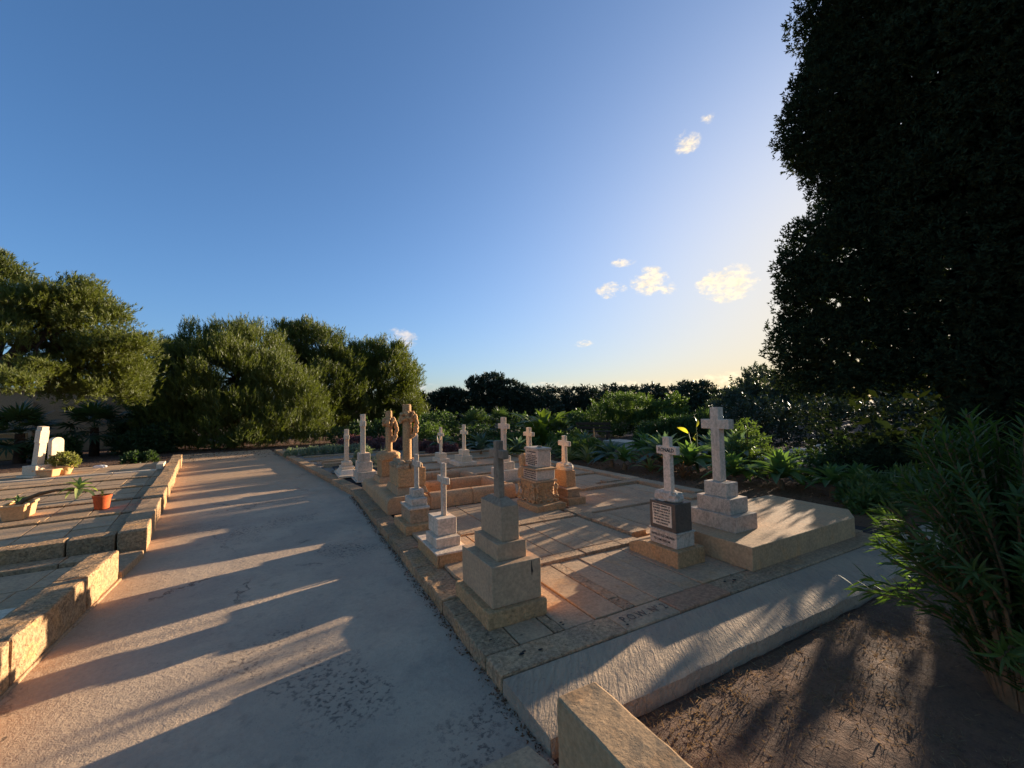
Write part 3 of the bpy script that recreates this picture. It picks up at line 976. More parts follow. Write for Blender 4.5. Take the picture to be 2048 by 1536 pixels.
# small planter, flowering pot and white ornaments at the back of the left plot
sp = thing('planter', 'low pale trough at the foot of the leaning white cross', 'planter', (-4.83, 13.5, 0.211), None, R(-20))
link('trough', bm_mesh('trough', box_bm(0.34, 0.2, 0.13, 0.01, taper=(1.15, 1.15)), 'planter_stone'), sp)
o = link('rim', bm_mesh('rim', box_bm(0.42, 0.26, 0.035, 0.01), 'planter_stone'), sp)
o.location = (0, 0, 0.131)
fp = thing('flower_pot', 'round pale pot with bushy yellowish flowering plant', 'plant pot', (-4.64, 13.78, 0.211))
link('pot', bm_mesh('pot', lathe_bm([(0.10, 0), (0.16, 0.17), (0.175, 0.17), (0.175, 0.21), (0.15, 0.21)], 20), 'planter_stone', 40), fp)


# ---------------------------------------------------------------- foliage
def unit(a):
    return a / np.maximum(np.linalg.norm(a, axis=1, keepdims=True), 1e-9)


def rand_dirs(rs, n):
    return unit(rs.normal(size=(n, 3)))


def leaves_np(P, D, Nn, L, W):
    """diamond leaves: base P, direction D, face normal hint Nn"""
    S_ = unit(np.cross(D, Nn))
    L = L[:, None]
    W = W[:, None]
    V = np.empty((len(P), 4, 3), np.float32)
    V[:, 0] = P
    V[:, 1] = P + D * L * 0.45 + S_ * W * 0.5
    V[:, 2] = P + D * L
    V[:, 3] = P + D * L * 0.45 - S_ * W * 0.5
    F = np.arange(len(P) * 4, dtype=np.int32).reshape(-1, 4)
    return V.reshape(-1, 3), F


def lobe_points(rs, lobes, n, lo=0.72, hi=1.02, flat_=1.0, keep=0.74, noise_amp=0.22, nf=1.3):
    lobes = np.array(lobes, float)
    c = lobes[:, :3]
    r = lobes[:, 3]
    wgt = r ** 2
    idx = rs.choice(len(lobes), n, p=wgt / wgt.sum())
    d = rand_dirs(rs, n)
    rad = lo + (hi - lo) * rs.random(n) ** 0.6
    # bumpy outline
    bump = 1 + noise_amp * (np.sin(d[:, 0] * 5 * nf + idx) * np.sin(d[:, 1] * 6 * nf + idx * 2) + 0.6 * np.sin(d[:, 2] * 9 * nf + idx * 3))
    sc = np.array([1, 1, flat_])
    P = c[idx] + d * (r[idx] * rad * bump)[:, None] * sc
    ok = np.ones(n, bool)
    for k in range(len(lobes)):
        q = (P - c[k]) / (r[k] * sc)
        ok &= ~((np.linalg.norm(q, axis=1) < keep) & (idx != k))
    ok &= P[:, 2] > 0.03
    return P[ok], d[ok], idx[ok]


SX, SY = math.sin(R(SUN_AZ)), math.cos(R(SUN_AZ))


def sprays(rs, P, d, k, shoot, L, W, up=0.5, out=0.6, spread=0.8, fl=1.0):
    """k leaves along a short shoot at every point"""
    n = len(P)
    ax = unit(d * out + np.array([0, 0, up]) + rs.normal(size=(n, 3)) * 0.35)
    t_ = rs.random((n, k))
    base = P[:, None, :] + ax[:, None, :] * (t_ * shoot)[..., None]
    dirs = ax[:, None, :] * 0.8 + rs.normal(size=(n, k, 3)) * spread
    dirs = unit(dirs.reshape(-1, 3))
    nn = rand_dirs(rs, n * k)
    l = L * rs.uniform(0.6, 1.25, n * k)
    return leaves_np(base.reshape(-1, 3), dirs, nn, l, np.full(n * k, W) * rs.uniform(0.7, 1.3, n * k))


def limb_mesh(trunk_pts, rads, tips, seed, mat='bark', n=7, fork=None):
    bm = bmesh.new()
    tube_into(bm, trunk_pts, rads, 10)
    rr = random.Random(seed)
    for tp in tips:
        k = rr.randint(max(1, len(trunk_pts) // 2), len(trunk_pts) - 1) if fork is None else fork
        a = Vector(trunk_pts[k])
        b = Vector(tp)
        mid = (a + b) / 2 + Vector((rr.uniform(-.2, .2), rr.uniform(-.2, .2), rr.uniform(-.1, .25))) * (b - a).length * 0.5
        q1 = a.lerp(mid, 0.5) + Vector((rr.uniform(-.05, .05),) * 3)
        q2 = mid.lerp(b, 0.5)
        r0 = rads[k] * 0.5
        tube_into(bm, [a, q1, mid, q2, b], [r0, r0 * .8, r0 * .6, r0 * .42, r0 * .22], 6)
    return bm_mesh('trunk', bm, mat, 60)


def tree(name, label, cat, lobes, trunk, rads, mat, n, k, shoot, L, W, seed, group=None, up=0.5, out=0.6, spread=0.8, flat_=1.0, lo=0.72, keep=0.72, tips=True, skip=None, namp=0.22, bark='bark', clump=0.0, per=10):
    base = Vector(trunk[0])
    root = thing(name, label, cat, base, group)
    rs = np.random.RandomState(seed)
    if clump:
        P, d, _ = lobe_points(rs, lobes, n // per, lo, 1.02, flat_, keep, namp)
        P = np.repeat(P, per, 0) + rs.normal(size=(len(P) * per, 3)) * clump * np.array([1, 1, 0.7])
        d = np.repeat(d, per, 0)
        P[:, 2] = np.maximum(P[:, 2], 0.04)
    else:
        P, d, _ = lobe_points(rs, lobes, n, lo, 1.02, flat_, keep, namp)
    if skip is not None:
        m_ = skip(P, rs)
        P, d = P[m_], d[m_]
    V, F = sprays(rs, P, d, k, shoot, L, W, up, out, spread)
    V = V - np.array(base, np.float32)
    link('crown', np_mesh('crown', V, F, mat), root)
    tp = [(Vector(l[:3]) - base) for l in lobes] if tips else []
    link('trunk', limb_mesh([Vector(p) - base for p in trunk], rads, tp, seed, bark), root)
    return root


PINE_A = [(-6.85, 17.72, 5.0, 0.78), (-6.18, 17.97, 5.33, 0.75), (-5.59, 18.16, 4.74, 0.97), (-5.1, 17.78, 3.81, 0.88), (-5.86, 18.39, 3.37, 0.97), (-6.7, 18.84, 4.86, 0.73), (-7.14, 17.61, 4.2, 0.5), (-6.79, 16.67, 3.57, 0.30), (-6.07, 18.53, 2.65, 0.80), (-5.09, 18.72, 3.01, 0.85), (-5.02, 19.36, 3.86, 0.67), (-7.72, 18.45, 5.16, 0.58), (-6.35, 16.84, 2.97, 0.28), (-5.9, 19.32, 5.45, 0.66), (-5.32, 18.24, 2.47, 0.62), (-6.57, 18.89, 3.89, 0.55), (-4.99, 19.37, 2.44, 0.6), (-6.39, 15.75, 2.42, 0.34), (-6.15, 15.85, 2.34, 0.28), (-7.3, 18.9, 4.5, 0.6)]
tree('pine_tree', 'umbrella pine with leaning bare trunk at the left edge', 'tree', PINE_A,
     [(-9.2, 16.6, 0), (-8.6, 16.95, 1.4), (-7.9, 17.3, 2.35), (-7.32, 17.53, 3.06), (-6.95, 17.7, 3.6), (-6.55, 17.9, 4.1)], [0.26, 0.24, 0.21, 0.18, 0.15, 0.12],
     'pine_needles', 16000, 14, 0.14, 0.13, 0.016, 11, 'tall pines beyond the graves', 0.8, 0.5, 0.3, 0.6, 0.45, 0.5, clump=0.19, per=52)
tree('pine_tree', 'pine crown cut off by the left edge of the frame, highest', 'tree', [(-8.36, 19.27, 6.17, 0.71), (-8.27, 19.3, 5.55, 0.48), (-8.5, 19.24, 4.96, 0.7), (-9.3, 19.2, 5.6, 1.2), (-9.9, 19.6, 4.6, 1.2)],
     [(-11, 19.3, 0), (-10.5, 19.3, 2.5), (-9.8, 19.3, 4.8)], [0.25, 0.2, 0.12], 'pine_needles', 6000, 13, 0.16, 0.16, 0.02, 12, 'tall pines beyond the graves', 0.75, 0.5, 0.34, 0.7, 0.6, 0.6, clump=0.2, per=45)
PINE_B = [(-2.26, 23.89, 4.57, 1.16), (-3.6, 23.73, 4.14, 1.11), (-1.15, 24.48, 4.2, 1.05), (-4.64, 23.55, 3.29, 1.12), (-2.69, 22.64, 2.92, 1.68), (-0.75, 22.79, 2.47, 1.54), (0.52, 22.69, 1.74, 1.02), (0.95, 22.48, 0.64, 0.82), (-0.11, 22.0, 0.75, 1.04), (-1.85, 21.92, 1.12, 1.43), (-3.76, 22.69, 1.5, 1.31), (-4.95, 23.48, 2.07, 0.99), (-4.77, 23.52, 0.86, 0.99), (-2.88, 22.21, 0.61, 1.09), (-1.09, 21.77, 0.43, 0.89), (-1.73, 24.94, 4.98, 0.82), (-2.5, 24.5, 3.2, 1.6), (-0.8, 24.6, 2.2, 1.5), (-3.5, 24.6, 2.0, 1.4)]
tree('pine_tree', 'broad bushy pine with boughs down to the ground at the path end', 'tree', PINE_B,
     [(-2.2, 23.9, 0), (-2.3, 23.95, 1.6), (-2.2, 24.0, 3.2), (-2.1, 24.0, 4.6)], [0.25, 0.2, 0.14, 0.07],
     'pine_needles', 30000, 15, 0.42, 0.19, 0.022, 13, 'tall pines beyond the graves', 1.1, 0.45, 0.24, 1.0, 0.62, 0.72, clump=0.2, per=26, namp=0.3)
PINE_C = [(0.64, 28.99, 5.67, 1.15), (1.77, 28.95, 5.4, 1.33), (-0.05, 29.0, 5.95, 0.70), (2.6, 28.88, 4.3, 1.15), (3.24, 28.82, 3.18, 1.23), (2.03, 28.43, 2.84, 1.72), (3.54, 28.78, 1.72, 1.04), (2.36, 28.9, 0.95, 1.27), (1.3, 29.77, 4.19, 1.0), (1.79, 28.94, 0.34, 1.26), (2.2, 29.8, 3.2, 1.5)]
tree('pine_tree', 'tall pine with a windswept top, second behind the bushy pine', 'tree', PINE_C,
     [(1.9, 29.2, 0), (1.6, 29.3, 2.2), (1.3, 29.3, 4.2), (0.9, 29.2, 5.6)], [0.24, 0.19, 0.13, 0.06],
     'pine_needles', 17000, 13, 0.44, 0.22, 0.028, 14, 'tall pines beyond the graves', 1.0, 0.5, 0.25, 0.9, 0.6, 0.7, clump=0.24, per=28, namp=0.3)
PINE_D = [(4.93, 30.61, 5.23, 1.13), (6.26, 30.36, 5.07, 1.25), (7.09, 30.18, 3.81, 1.3), (5.66, 29.97, 3.25, 1.75), (7.08, 30.18, 2.19, 1.36), (4.92, 30.61, 1.88, 1.58), (6.24, 30.37, 0.43, 1.6), (4.43, 30.68, 3.63, 1.22), (7.58, 30.06, 0.93, 1.08), (5.9, 31.2, 3.4, 1.6)]
tree('pine_tree', 'dark rounded pine standing rightmost in the row of pines', 'tree', PINE_D,
     [(5.8, 30.6, 0), (5.8, 30.7, 2.0), (5.6, 30.7, 3.8), (5.6, 30.6, 5.0)], [0.24, 0.19, 0.13, 0.07],
     'pine_needles', 17000, 13, 0.40, 0.22, 0.028, 15, 'tall pines beyond the graves', 0.9, 0.5, 0.25, 0.9, 0.6, 0.7, clump=0.24, per=28, namp=0.3)
# bare arching twigs left of the windswept pine
tw = thing('dead_palm', 'bare dry arching fronds showing against the sky between pines', 'dead palm', (0.3, 28.2, 0))
bm = bmesh.new()
tube_into(bm, [(0.25, 0.1, 0), (0.25, 0.1, 2.5), (0.2, 0.1, 4.6), (0.0, 0, 5.6)], [0.16, 0.14, 0.12, 0.09], 8)
link('trunk', bm_mesh('trunk', bm, 'bark', 60), tw)
bm = bmesh.new()
rr = random.Random(3)
for i in range(16):
    a = rr.uniform(2.2, 4.6)
    l = rr.uniform(0.8, 1.7)
    rise = rr.uniform(-0.1, 0.5)
    pts = [(math.cos(a) * l * s, math.sin(a) * l * s * 0.6, 5.3 - i * 0.05 + rise * s - 1.5 * rr.uniform(.7, 1) * s * s) for s in (0, .25, .5, .75, 1)]
    tube_into(bm, pts, [0.045, 0.04, 0.035, 0.03, 0.015], 5)
link('frond', bm_mesh('frond', bm, 'bark'), tw)

# dark monterey cypresses and the wood behind
MON = [(18.15, 37.88, 4.15, 1.11), (16.54, 38.6, 3.88, 0.8), (19.49, 37.2, 3.47, 1.01), (20.59, 36.61, 2.94, 0.81), (17.45, 38.2, 3.01, 1.11), (18.8, 37.56, 2.23, 1.76), (20.9, 36.37, 1.92, 1.01), (19.66, 37.12, 0.65, 1.76), (16.96, 38.42, 1.01, 1.5)]
MONL = [(14.22, 39.52, 2.72, 1.1), (13.06, 39.92, 2.49, 0.74), (15.6, 38.99, 2.29, 1.25), (12.58, 40.07, 1.61, 0.99), (14.43, 39.44, 0.83, 1.49), (15.9, 38.9, 0.9, 1.3)]
tree('cypress_tree', 'tall dark flat-topped cypress breaking the skyline at mid picture', 'tree', MON, [(18.6, 37.7, 0), (18.4, 37.7, 2.2), (18.2, 37.8, 4.0)], [0.4, 0.3, 0.15],
     'far_foliage', 3000, 10, 0.35, 0.34, 0.09, 21, 'dark trees along the far edge', 0.35, 0.8, 0.6, 0.55, 0.5, 0.6)
tree('cypress_tree', 'lower spreading dark cypress left of the tall flat-topped one', 'tree', MONL, [(14.6, 39.4, 0), (14.5, 39.4, 1.5), (14.2, 39.5, 2.6)], [0.35, 0.25, 0.12],
     'far_foliage', 2200, 10, 0.35, 0.34, 0.09, 22, 'dark trees along the far edge', 0.35, 0.8, 0.6, 0.5, 0.5, 0.6)
tree('cypress_tree', 'small dark ragged cypress next to the rightmost pine', 'tree', [(10.26, 36.59, 2.52, 0.44), (10.43, 36.54, 1.76, 0.44), (9.92, 36.68, 0.98, 0.62), (10.75, 36.45, 0.87, 0.62), (10.0, 36.6, 1.6, 0.5)], [(10.3, 36.6, 0), (10.3, 36.6, 1.3), (10.3, 36.6, 2.4)], [0.16, 0.12, 0.05],
     'far_foliage', 900, 9, 0.3, 0.28, 0.08, 23, 'dark trees along the far edge', 0.4, 0.8, 0.6, 0.6, 0.5, 0.6)
TREES = [(22.09, 35.72, 2.15, 1.36), (26.92, 39.74, 2.18, 1.57), (27.57, 36.83, 2.22, 1.46), (31.15, 37.82, 2.09, 1.6), (28.16, 31.16, 2.22, 1.27), (33.74, 34.14, 2.25, 1.42), (33.56, 31.46, 2.29, 1.3), (36.97, 32.16, 2.17, 1.42), (32.93, 26.07, 2.2, 1.29), (38.91, 28.11, 1.73, 1.34), (38.29, 25.5, 1.83, 1.17), (36.5, 22.0, 2.4, 1.6), (37.5, 18.5, 2.6, 1.7), (38.5, 15.5, 2.7, 1.7), (39.0, 12.5, 2.6, 1.7), (39.5, 9.0, 2.6, 1.8), (39.5, 5.0, 2.8, 1.8), (40.0, 1.0, 2.8, 1.9)]
wl = ['first', 'second', 'third', 'fourth', 'fifth', 'sixth', 'seventh', 'eighth', 'ninth', 'tenth', 'eleventh', 'twelfth', 'thirteenth', 'fourteenth', 'fifteenth', 'sixteenth', 'seventeenth', 'eighteenth']
for i, (x, y, z, r) in enumerate(TREES):
    rr = random.Random(i * 7 + 1)
    lb = [(x, y, z, r), (x + rr.uniform(-1, 1), y + rr.uniform(-1, 1), z - 0.9, r * 1.05), (x + rr.uniform(-1.3, 1.3), y + rr.uniform(-1.2, 1.2), 0.9, r * 1.1), (x + rr.uniform(-1, 1), y + rr.uniform(-.8, .8), z + rr.uniform(-.3, .35), r * 0.7), (x + rr.uniform(-1.6, 1.6), y, 1.2, r)]
    tree('wood_tree', 'dark tree of the far wood, %s to the right of the flat-topped cypress' % wl[i], 'tree', lb, [(x, y, 0), (x, y, 1.2), (x, y, z)], [0.2, 0.15, 0.06],
         'far_foliage', 1500, 8, 0.32, 0.3, 0.11, 40 + i, 'dark trees along the far edge', 0.4, 0.8, 0.7, 0.85, 0.6, 0.6, tips=False)
tree('wood_tree', 'far tree with a small round tuft rising above the wood', 'tree', [(34.07, 27.84, 3.2, 0.44), (34.32, 27.53, 2.89, 0.34), (33.81, 28.16, 2.82, 0.34), (34.49, 27.32, 1.82, 1.06), (34.33, 27.53, 0.86, 1.21)], [(34.3, 27.5, 0), (34.3, 27.5, 1.5), (34.15, 27.75, 3.0)], [0.15, 0.1, 0.05],
     'far_foliage', 1300, 9, 0.22, 0.22, 0.08, 70, 'dark trees along the far edge', 0.4, 0.8, 0.7, 0.8, 0.6, 0.6, tips=False)
OLIVE = [(23.21, 13.8, 2.48, 0.89), (22.75, 14.55, 1.67, 0.99), (23.36, 13.54, 1.22, 1.24), (22.45, 15.0, 0.82, 0.91), (22.12, 13.66, 0.5, 1.34), (22.57, 12.9, 0.5, 1.18), (24.68, 13.23, 0.78, 1.39), (23.04, 14.08, 3.0, 0.5), (22.85, 16.18, 1.3, 0.66), (23.9, 12.2, 1.9, 1.0), (22.2, 15.4, 0.4, 0.9)]
tree('carob_tree', 'hazy grey-green tree close beside the big cypress edge', 'tree', OLIVE, [(23.1, 13.7, 0), (23.1, 13.7, 1.2), (23.1, 13.9, 2.6)], [0.22, 0.16, 0.06],
     'olive_foliage', 5200, 8, 0.22, 0.16, 0.06, 24, None, 0.6, 0.6, 0.7, 1.0, 0.6, 0.65, namp=0.3)
# low hedge behind the white ledgers
HEDGE = [(14.6 + 0.5 * i, 9.4 - 0.62 * i + 0.3 * math.sin(i * 2.1), 0.65, 0.85 + 0.1 * math.sin(i * 1.7)) for i in range(17)]
tree('hedge', 'dark clipped hedge behind the white ledger graves', 'hedge', HEDGE, [(18.6, 4.5, 0), (18.6, 4.5, 0.8)], [0.08, 0.05],
     'far_foliage', 5200, 8, 0.18, 0.14, 0.05, 25, None, 0.5, 0.7, 0.7, 1.0, 0.6, 0.65, tips=False)


# ---------------------------------------------------------------- the great cypress on the right
def sun_gap(p, rs, keepf=0.06, lo=0.22, hi=2.95):
    """low sun reaches the graves through the thin lower crown: leave those rays mostly open"""
    o_ = -SY * p[:, 0] + SX * p[:, 1]
    s_ = SX * p[:, 0] + SY * p[:, 1]
    tg = math.tan(R(SUN_EL))
    h0 = (s_ - 5.6) * tg - 0.05
    h1 = (s_ - 1.2) * tg + 1.35
    h0 = h0 + 0.25
    hm = (s_ - 1.2) * tg + 0.62
    inside = (o_ > lo) & (o_ < hi) & (p[:, 2] > h0) & (p[:, 2] < h1)
    kf = np.where(p[:, 2] < hm, keepf, 1.0)
    return (~inside) | (rs.random(len(p)) < kf)


def px(x, y, D):
    """author-time helper replaced by numbers below"""
    return None


CYP = [(9.5, 3.71, 7.0, 1.08), (9.6, 3.5, 8.0, 0.85), (9.85, 3.35, 9.4, 1.15), (9.9, 2.95, 5.6, 1.1), (9.42, 3.91, 4.3, 1.0), (9.42, 3.85, 3.6, 1.08), (9.39, 3.98, 2.5, 1.15), (9.5, 3.7, 1.35, 1.05),
       (9.55, 3.6, 6.05, 0.8), (9.9, 2.3, 8.8, 1.5), (9.9, 2.2, 7.0, 1.5), (9.8, 2.2, 5.2, 1.4), (9.8, 2.4, 3.6, 1.3), (9.9, 2.4, 2.0, 1.2), (9.9, 0.9, 8.0, 1.5), (9.9, 0.8, 6.0, 1.5), (9.9, 0.8, 4.0, 1.4), (9.9, 0.9, 2.2, 1.2),
       (10.6, 3.0, 10.6, 1.4), (10.6, 1.5, 10.4, 1.5), (10.6, 3.3, 8.0, 1.6), (10.8, 2.5, 5.0, 1.6), (10.8, 2.8, 12.0, 1.2), (10.4, -0.4, 7.0, 1.5), (10.4, -0.5, 4.8, 1.5), (10.3, -0.4, 2.6, 1.3), (10.5, -0.5, 9.2, 1.5),
       (11.3, 3.2, 6.4, 1.5), (11.3, 1.6, 7.6, 1.6), (11.3, 1.4, 3.6, 1.5), (9.65, 3.3, 0.7, 0.7), (9.8, 2.2, 0.8, 0.9), (9.9, 0.9, 1.0, 1.0)]
rs = np.random.RandomState(31)
P, d, idx = lobe_points(rs, CYP, 13000, 0.84, 1.0, 1.0, 0.80, 0.10, 2.2)
PU = 20
q = rand_dirs(rs, len(P) * PU)
q[:, 2] *= 1.25
d = unit(np.repeat(d, PU, 0) * 0.5 + q)
P = np.repeat(P, PU, 0) + q * (0.20 * np.repeat(rs.uniform(0.6, 1.25, len(P)), PU) * rs.uniform(0.75, 1.0, len(q)))[:, None]
m_ = sun_gap(P, rs) & (P[:, 2] > 0.05)
P, d = P[m_], d[m_]
V, F = sprays(rs, P, d, 7, 0.08, 0.075, 0.026, 0.55, 0.8, 0.5)
P2, d2, _ = lobe_points(rs, CYP, 12000, 0.35, 0.75, 1.0, 0.30, 0.05, 2.0)
P2 = P2[sun_gap(P2, rs)]
V2, F2 = sprays(rs, P2, rand_dirs(rs, len(P2)), 3, 0.1, 0.26, 0.12, 0.3, 0.8, 0.7)
F = np.concatenate([F, F2 + len(V)])
V = np.concatenate([V, V2])
base = Vector((10.35, 2.3, 0))
ct = thing('cypress_tree', 'huge near-black cypress filling the right side', 'tree', base)
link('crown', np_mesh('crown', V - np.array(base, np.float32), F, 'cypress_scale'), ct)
bm = bmesh.new()
rr = random.Random(5)
for i in range(7):
    a = rr.uniform(0, 6.28)
    q = rr.uniform(0.4, 1.5)
    top = Vector((math.cos(a) * q, math.sin(a) * q, rr.uniform(6.5, 10.5)))
    b0 = Vector((math.cos(a) * 0.2, math.sin(a) * 0.2, 0))
    md = b0.lerp(top, 0.5) + Vector((math.cos(a) * 0.2, math.sin(a) * .2, 0))
    tube_into(bm, [b0, b0.lerp(md, .5), md, md.lerp(top, .5), top], [0.17, 0.14, 0.11, 0.07, 0.02], 8)
for i in range(70):
    z = rr.uniform(0.8, 9.5)
    a = rr.uniform(0, 6.28)
    q = rr.uniform(0.9, 1.9)
    p0 = Vector((math.cos(a) * 0.3, math.sin(a) * 0.3, z))
    p1 = Vector((math.cos(a) * q, math.sin(a) * q, z + rr.uniform(0.2, 0.9)))
    if sun_gap(np.array([p1 + base]), np.random.RandomState(i), 0.15)[0]:
        tube_into(bm, [p0, p0.lerp(p1, .5) + Vector((0, 0, -.05)), p1], [0.04, 0.03, 0.01], 5)
link('trunk', bm_mesh('trunk', bm, 'bark', 60), ct)

# ---------------------------------------------------------------- oleander in front of it
ol = thing('oleander_bush', 'tall oleander with long narrow leaves over the soil, right edge', 'shrub', (3.35, 0.70, 0.02))
rs = np.random.RandomState(8)
rr = random.Random(8)
stems_bm = bmesh.new()
LP, LD, LN, LL, LW = [], [], [], [], []
nst = 150
for i in range(nst):
    a = rr.uniform(0, 2 * math.pi)
    q = rr.uniform(0.15, 1.0) ** 0.7
    tip = Vector((math.cos(a) * 0.60 * q, math.sin(a) * 0.72 * q, 0))
    hgt = 1.48 - 1.1 * q ** 2.4 + rr.uniform(-.15, .1)
    tip.z = max(rr.uniform(0.06, 0.3), hgt)
    b0 = Vector((math.cos(a) * 0.12, math.sin(a) * 0.12, 0))
    md = b0.lerp(tip, 0.5) + Vector((-tip.x * 0.18, -tip.y * 0.18, 0.14))
    pts = [b0, b0.lerp(md, .5) + Vector((0, 0, .04)), md, md.lerp(tip, .5) + Vector((0, 0, .03)), tip]
    tube_into(stems_bm, pts, [0.013, 0.011, 0.009, 0.006, 0.003], 5)
    ln = (tip - b0).length
    nw = int(ln / 0.038)
    for j in range(nw):
        f = 0.10 + 0.90 * (j + 0.5) / nw
        s = f * 4
        k = min(3, int(s))
        p = Vector(pts[k]).lerp(Vector(pts[k + 1]), s - k)
        ax = (Vector(pts[k + 1]) - Vector(pts[k])).normalized()
        u = ax.cross(Vector((0.3, 0.1, 1))).normalized()
        v = ax.cross(u)
        for w3 in range(3):
            th = w3 * 2.094 + j * 1.0 + rr.uniform(-.3, .3)
            od = (u * math.cos(th) + v * math.sin(th))
            dd = (od * 0.75 + ax * rr.uniform(0.5, 1.1) + Vector((0, 0, rr.uniform(-.25, .15)))).normalized()
            LP.append(p); LD.append(dd); LN.append(ax); LL.append(rr.uniform(0.075, 0.135)); LW.append(rr.uniform(0.011, 0.019))
link('stem', bm_mesh('stem', stems_bm, 'stem_brown', 60), ol)
camv = Vector((0, 0, 1.6)) - ol.location
order = sorted(range(len(LP)), key=lambda i: (LP[i] + LD[i] * LL[i] * .5 - camv).length + (0.35 if (LP[i].y < -0.5) else 0))
near = order[:290]
ole_me = [leaf_mesh('leaf', 'oleander_leaf', 5, 0.165, 0.35, dr, 0.25, 0.42) for dr in (0.06, 0.2)]
for q, i in enumerate(near):
    X = LD[i]
    Z = (LN[i] - X * LN[i].dot(X)).normalized()
    Y = Z.cross(X)
    M4 = Matrix(((X.x, Y.x, Z.x, LP[i].x), (X.y, Y.y, Z.y, LP[i].y), (X.z, Y.z, Z.z, LP[i].z), (0, 0, 0, 1))) @ Matrix.Diagonal((LL[i], LL[i] * (LW[i] / LL[i]) / 0.165, LL[i], 1))
    o = bpy.data.objects.new('leaf', ole_me[q % 2])
    COL.objects.link(o)
    o.parent = ol
    o.matrix_local = M4
rest = order[290:]
P_ = np.array([LP[i] for i in rest], np.float32)
D_ = np.array([LD[i] for i in rest], np.float32)
N_ = np.array([LN[i] for i in rest], np.float32)
L_ = np.array([LL[i] for i in rest], np.float32)
W_ = np.array([LW[i] for i in rest], np.float32)
Vs, Fs = [], []
S_ = unit(np.cross(D_, N_))
Zn = unit(np.cross(S_, D_))
prof = [(0, 0.12), (0.25, 0.75), (0.5, 1.0), (0.78, 0.6), (1.0, 0.02)]
VV = np.empty((len(rest), 10, 3), np.float32)
for k, (s, wf) in enumerate(prof):
    c_ = P_ + D_ * (L_ * s)[:, None] - np.array([0, 0, 1], np.float32) * (L_ * 0.16 * s * s)[:, None]
    VV[:, 2 * k] = c_ + S_ * (W_ * wf * .5)[:, None]
    VV[:, 2 * k + 1] = c_ - S_ * (W_ * wf * .5)[:, None]
b_ = (np.arange(len(rest)) * 10)[:, None]
FF = np.concatenate([b_ + np.array([2 * k, 2 * k + 1, 2 * k + 3, 2 * k + 2]) for k in range(4)])
o = link('leaves', np_mesh('leaves', VV.reshape(-1, 3), FF, 'oleander_leaf', True), ol)
o['kind'] = 'stuff'
# ---------------------------------------------------------------- border planting
AG = [  # x, y, kind, leaves, length, label
    (7.45, 6.05, 'agave_green', 24, 0.50, 'large green agave directly behind the cross lettered RONALD'),
    (7.55, 4.25, 'agave_green', 26, 0.48, 'wide green agave with drooping leaves behind the big slab'),
    (7.15, 4.85, 'agave_green', 24, 0.40, 'bright green agave just right of the tall cross shaft'),
    (7.75, 6.95, 'agave_blue', 26, 0.58, 'tall blue-grey spiky agave left of the cross lettered RONALD'),
    (7.05, 8.0, 'agave_blue', 22, 0.46, 'blue-grey agave right of the rock-based cross'),
    (6.95, 7.45, 'agave_green', 20, 0.36, 'low green agave at the kerb right of the rock-based cross'),
    (8.3, 7.6, 'agave_green', 22, 0.46, 'green agave second row behind the blue spiky ones'),
    (8.4, 5.6, 'agave_blue', 26, 0.72, 'biggest blue agave between the two tall crosses'),
    (7.6, 3.5, 'agave_green', 20, 0.30, 'small sunlit agave at the far corner of the big slab'),
    (8.1, 3.35, 'agave_green', 20, 0.30, 'small agave nearest the oleander beyond the slab'),
    (5.35, 12.1, 'agave_blue', 20, 0.50, 'spiky agave behind the three-stepped white cross'),
    (4.75, 14.0, 'agave_blue', 18, 0.42, 'spiky agave left of the draped white cross'),
    (6.05, 11.0, 'agave_blue', 18, 0.42, 'spiky agave right of the tall pale cross'),
    (8.05, 10.3, 'agave_blue', 18, 0.46, 'agave with pale edges above the carved monument'),
    (9.0, 8.8, 'agave_green', 20, 0.46, 'agave at the back of the border below the feathery bush'),
    (9.3, 6.9, 'agave_blue', 22, 0.55, 'blue agave at the back behind the tallest cross'),
]
for x, y, kd, n, L, lab in AG:
    L *= 1.4
    n += 8
    root = thing('agave', lab, 'agave', (x, y, 0.08), 'agaves in the border')
    rosette(root, kd, (0, 0, 0.16), n, L, 2, 84, random.Random(int(x * 100 + y)))
    bm = bmesh.new()
    tube_into(bm, [(0, 0, -0.05), (0, 0, 0.06), (0, 0, 0.14)], [0.05, 0.05, 0.03], 8)
    link('stem', bm_mesh('stem', bm, 'stem_brown'), root)
AL = [
    (6.75, 8.55, 'aloe_straw', 20, 0.42, 'straw-coloured strappy aloe right of the rock-based cross'),
    (6.5, 9.0, 'aloe_straw', 18, 0.36, 'pale dry-leaved aloe closest to the rock-based cross'),
    (7.3, 7.05, 'aloe_red', 20, 0.34, 'red-leaved aloe between the green agaves'),
    (7.25, 6.45, 'aloe_red', 20, 0.36, 'reddish aloe left of the cross lettered RONALD'),
    (7.0, 6.7, 'aloe_straw', 14, 0.30, 'yellowish aloe at the kerb left of the cross lettered RONALD'),
    (6.9, 5.75, 'aloe_red', 18, 0.28, 'red aloe right beside the cross lettered RONALD'),
    (5.95, 10.0, 'aloe_straw', 18, 0.40, 'straw aloe behind the carved monument'),
    (5.6, 10.8, 'aloe_straw', 16, 0.36, 'pale strappy aloe left of the tall pale cross'),
    (6.4, 9.9, 'aloe_straw', 16, 0.40, 'tufted aloe right of the small white cross'),
    (8.9, 6.2, 'aloe_blue', 22, 0.5, 'blue narrow-leaved aloe behind the green agave'),
    (8.7, 8.2, 'aloe_blue', 20, 0.5, 'blue narrow-leaved aloe at the back of the border'),
]
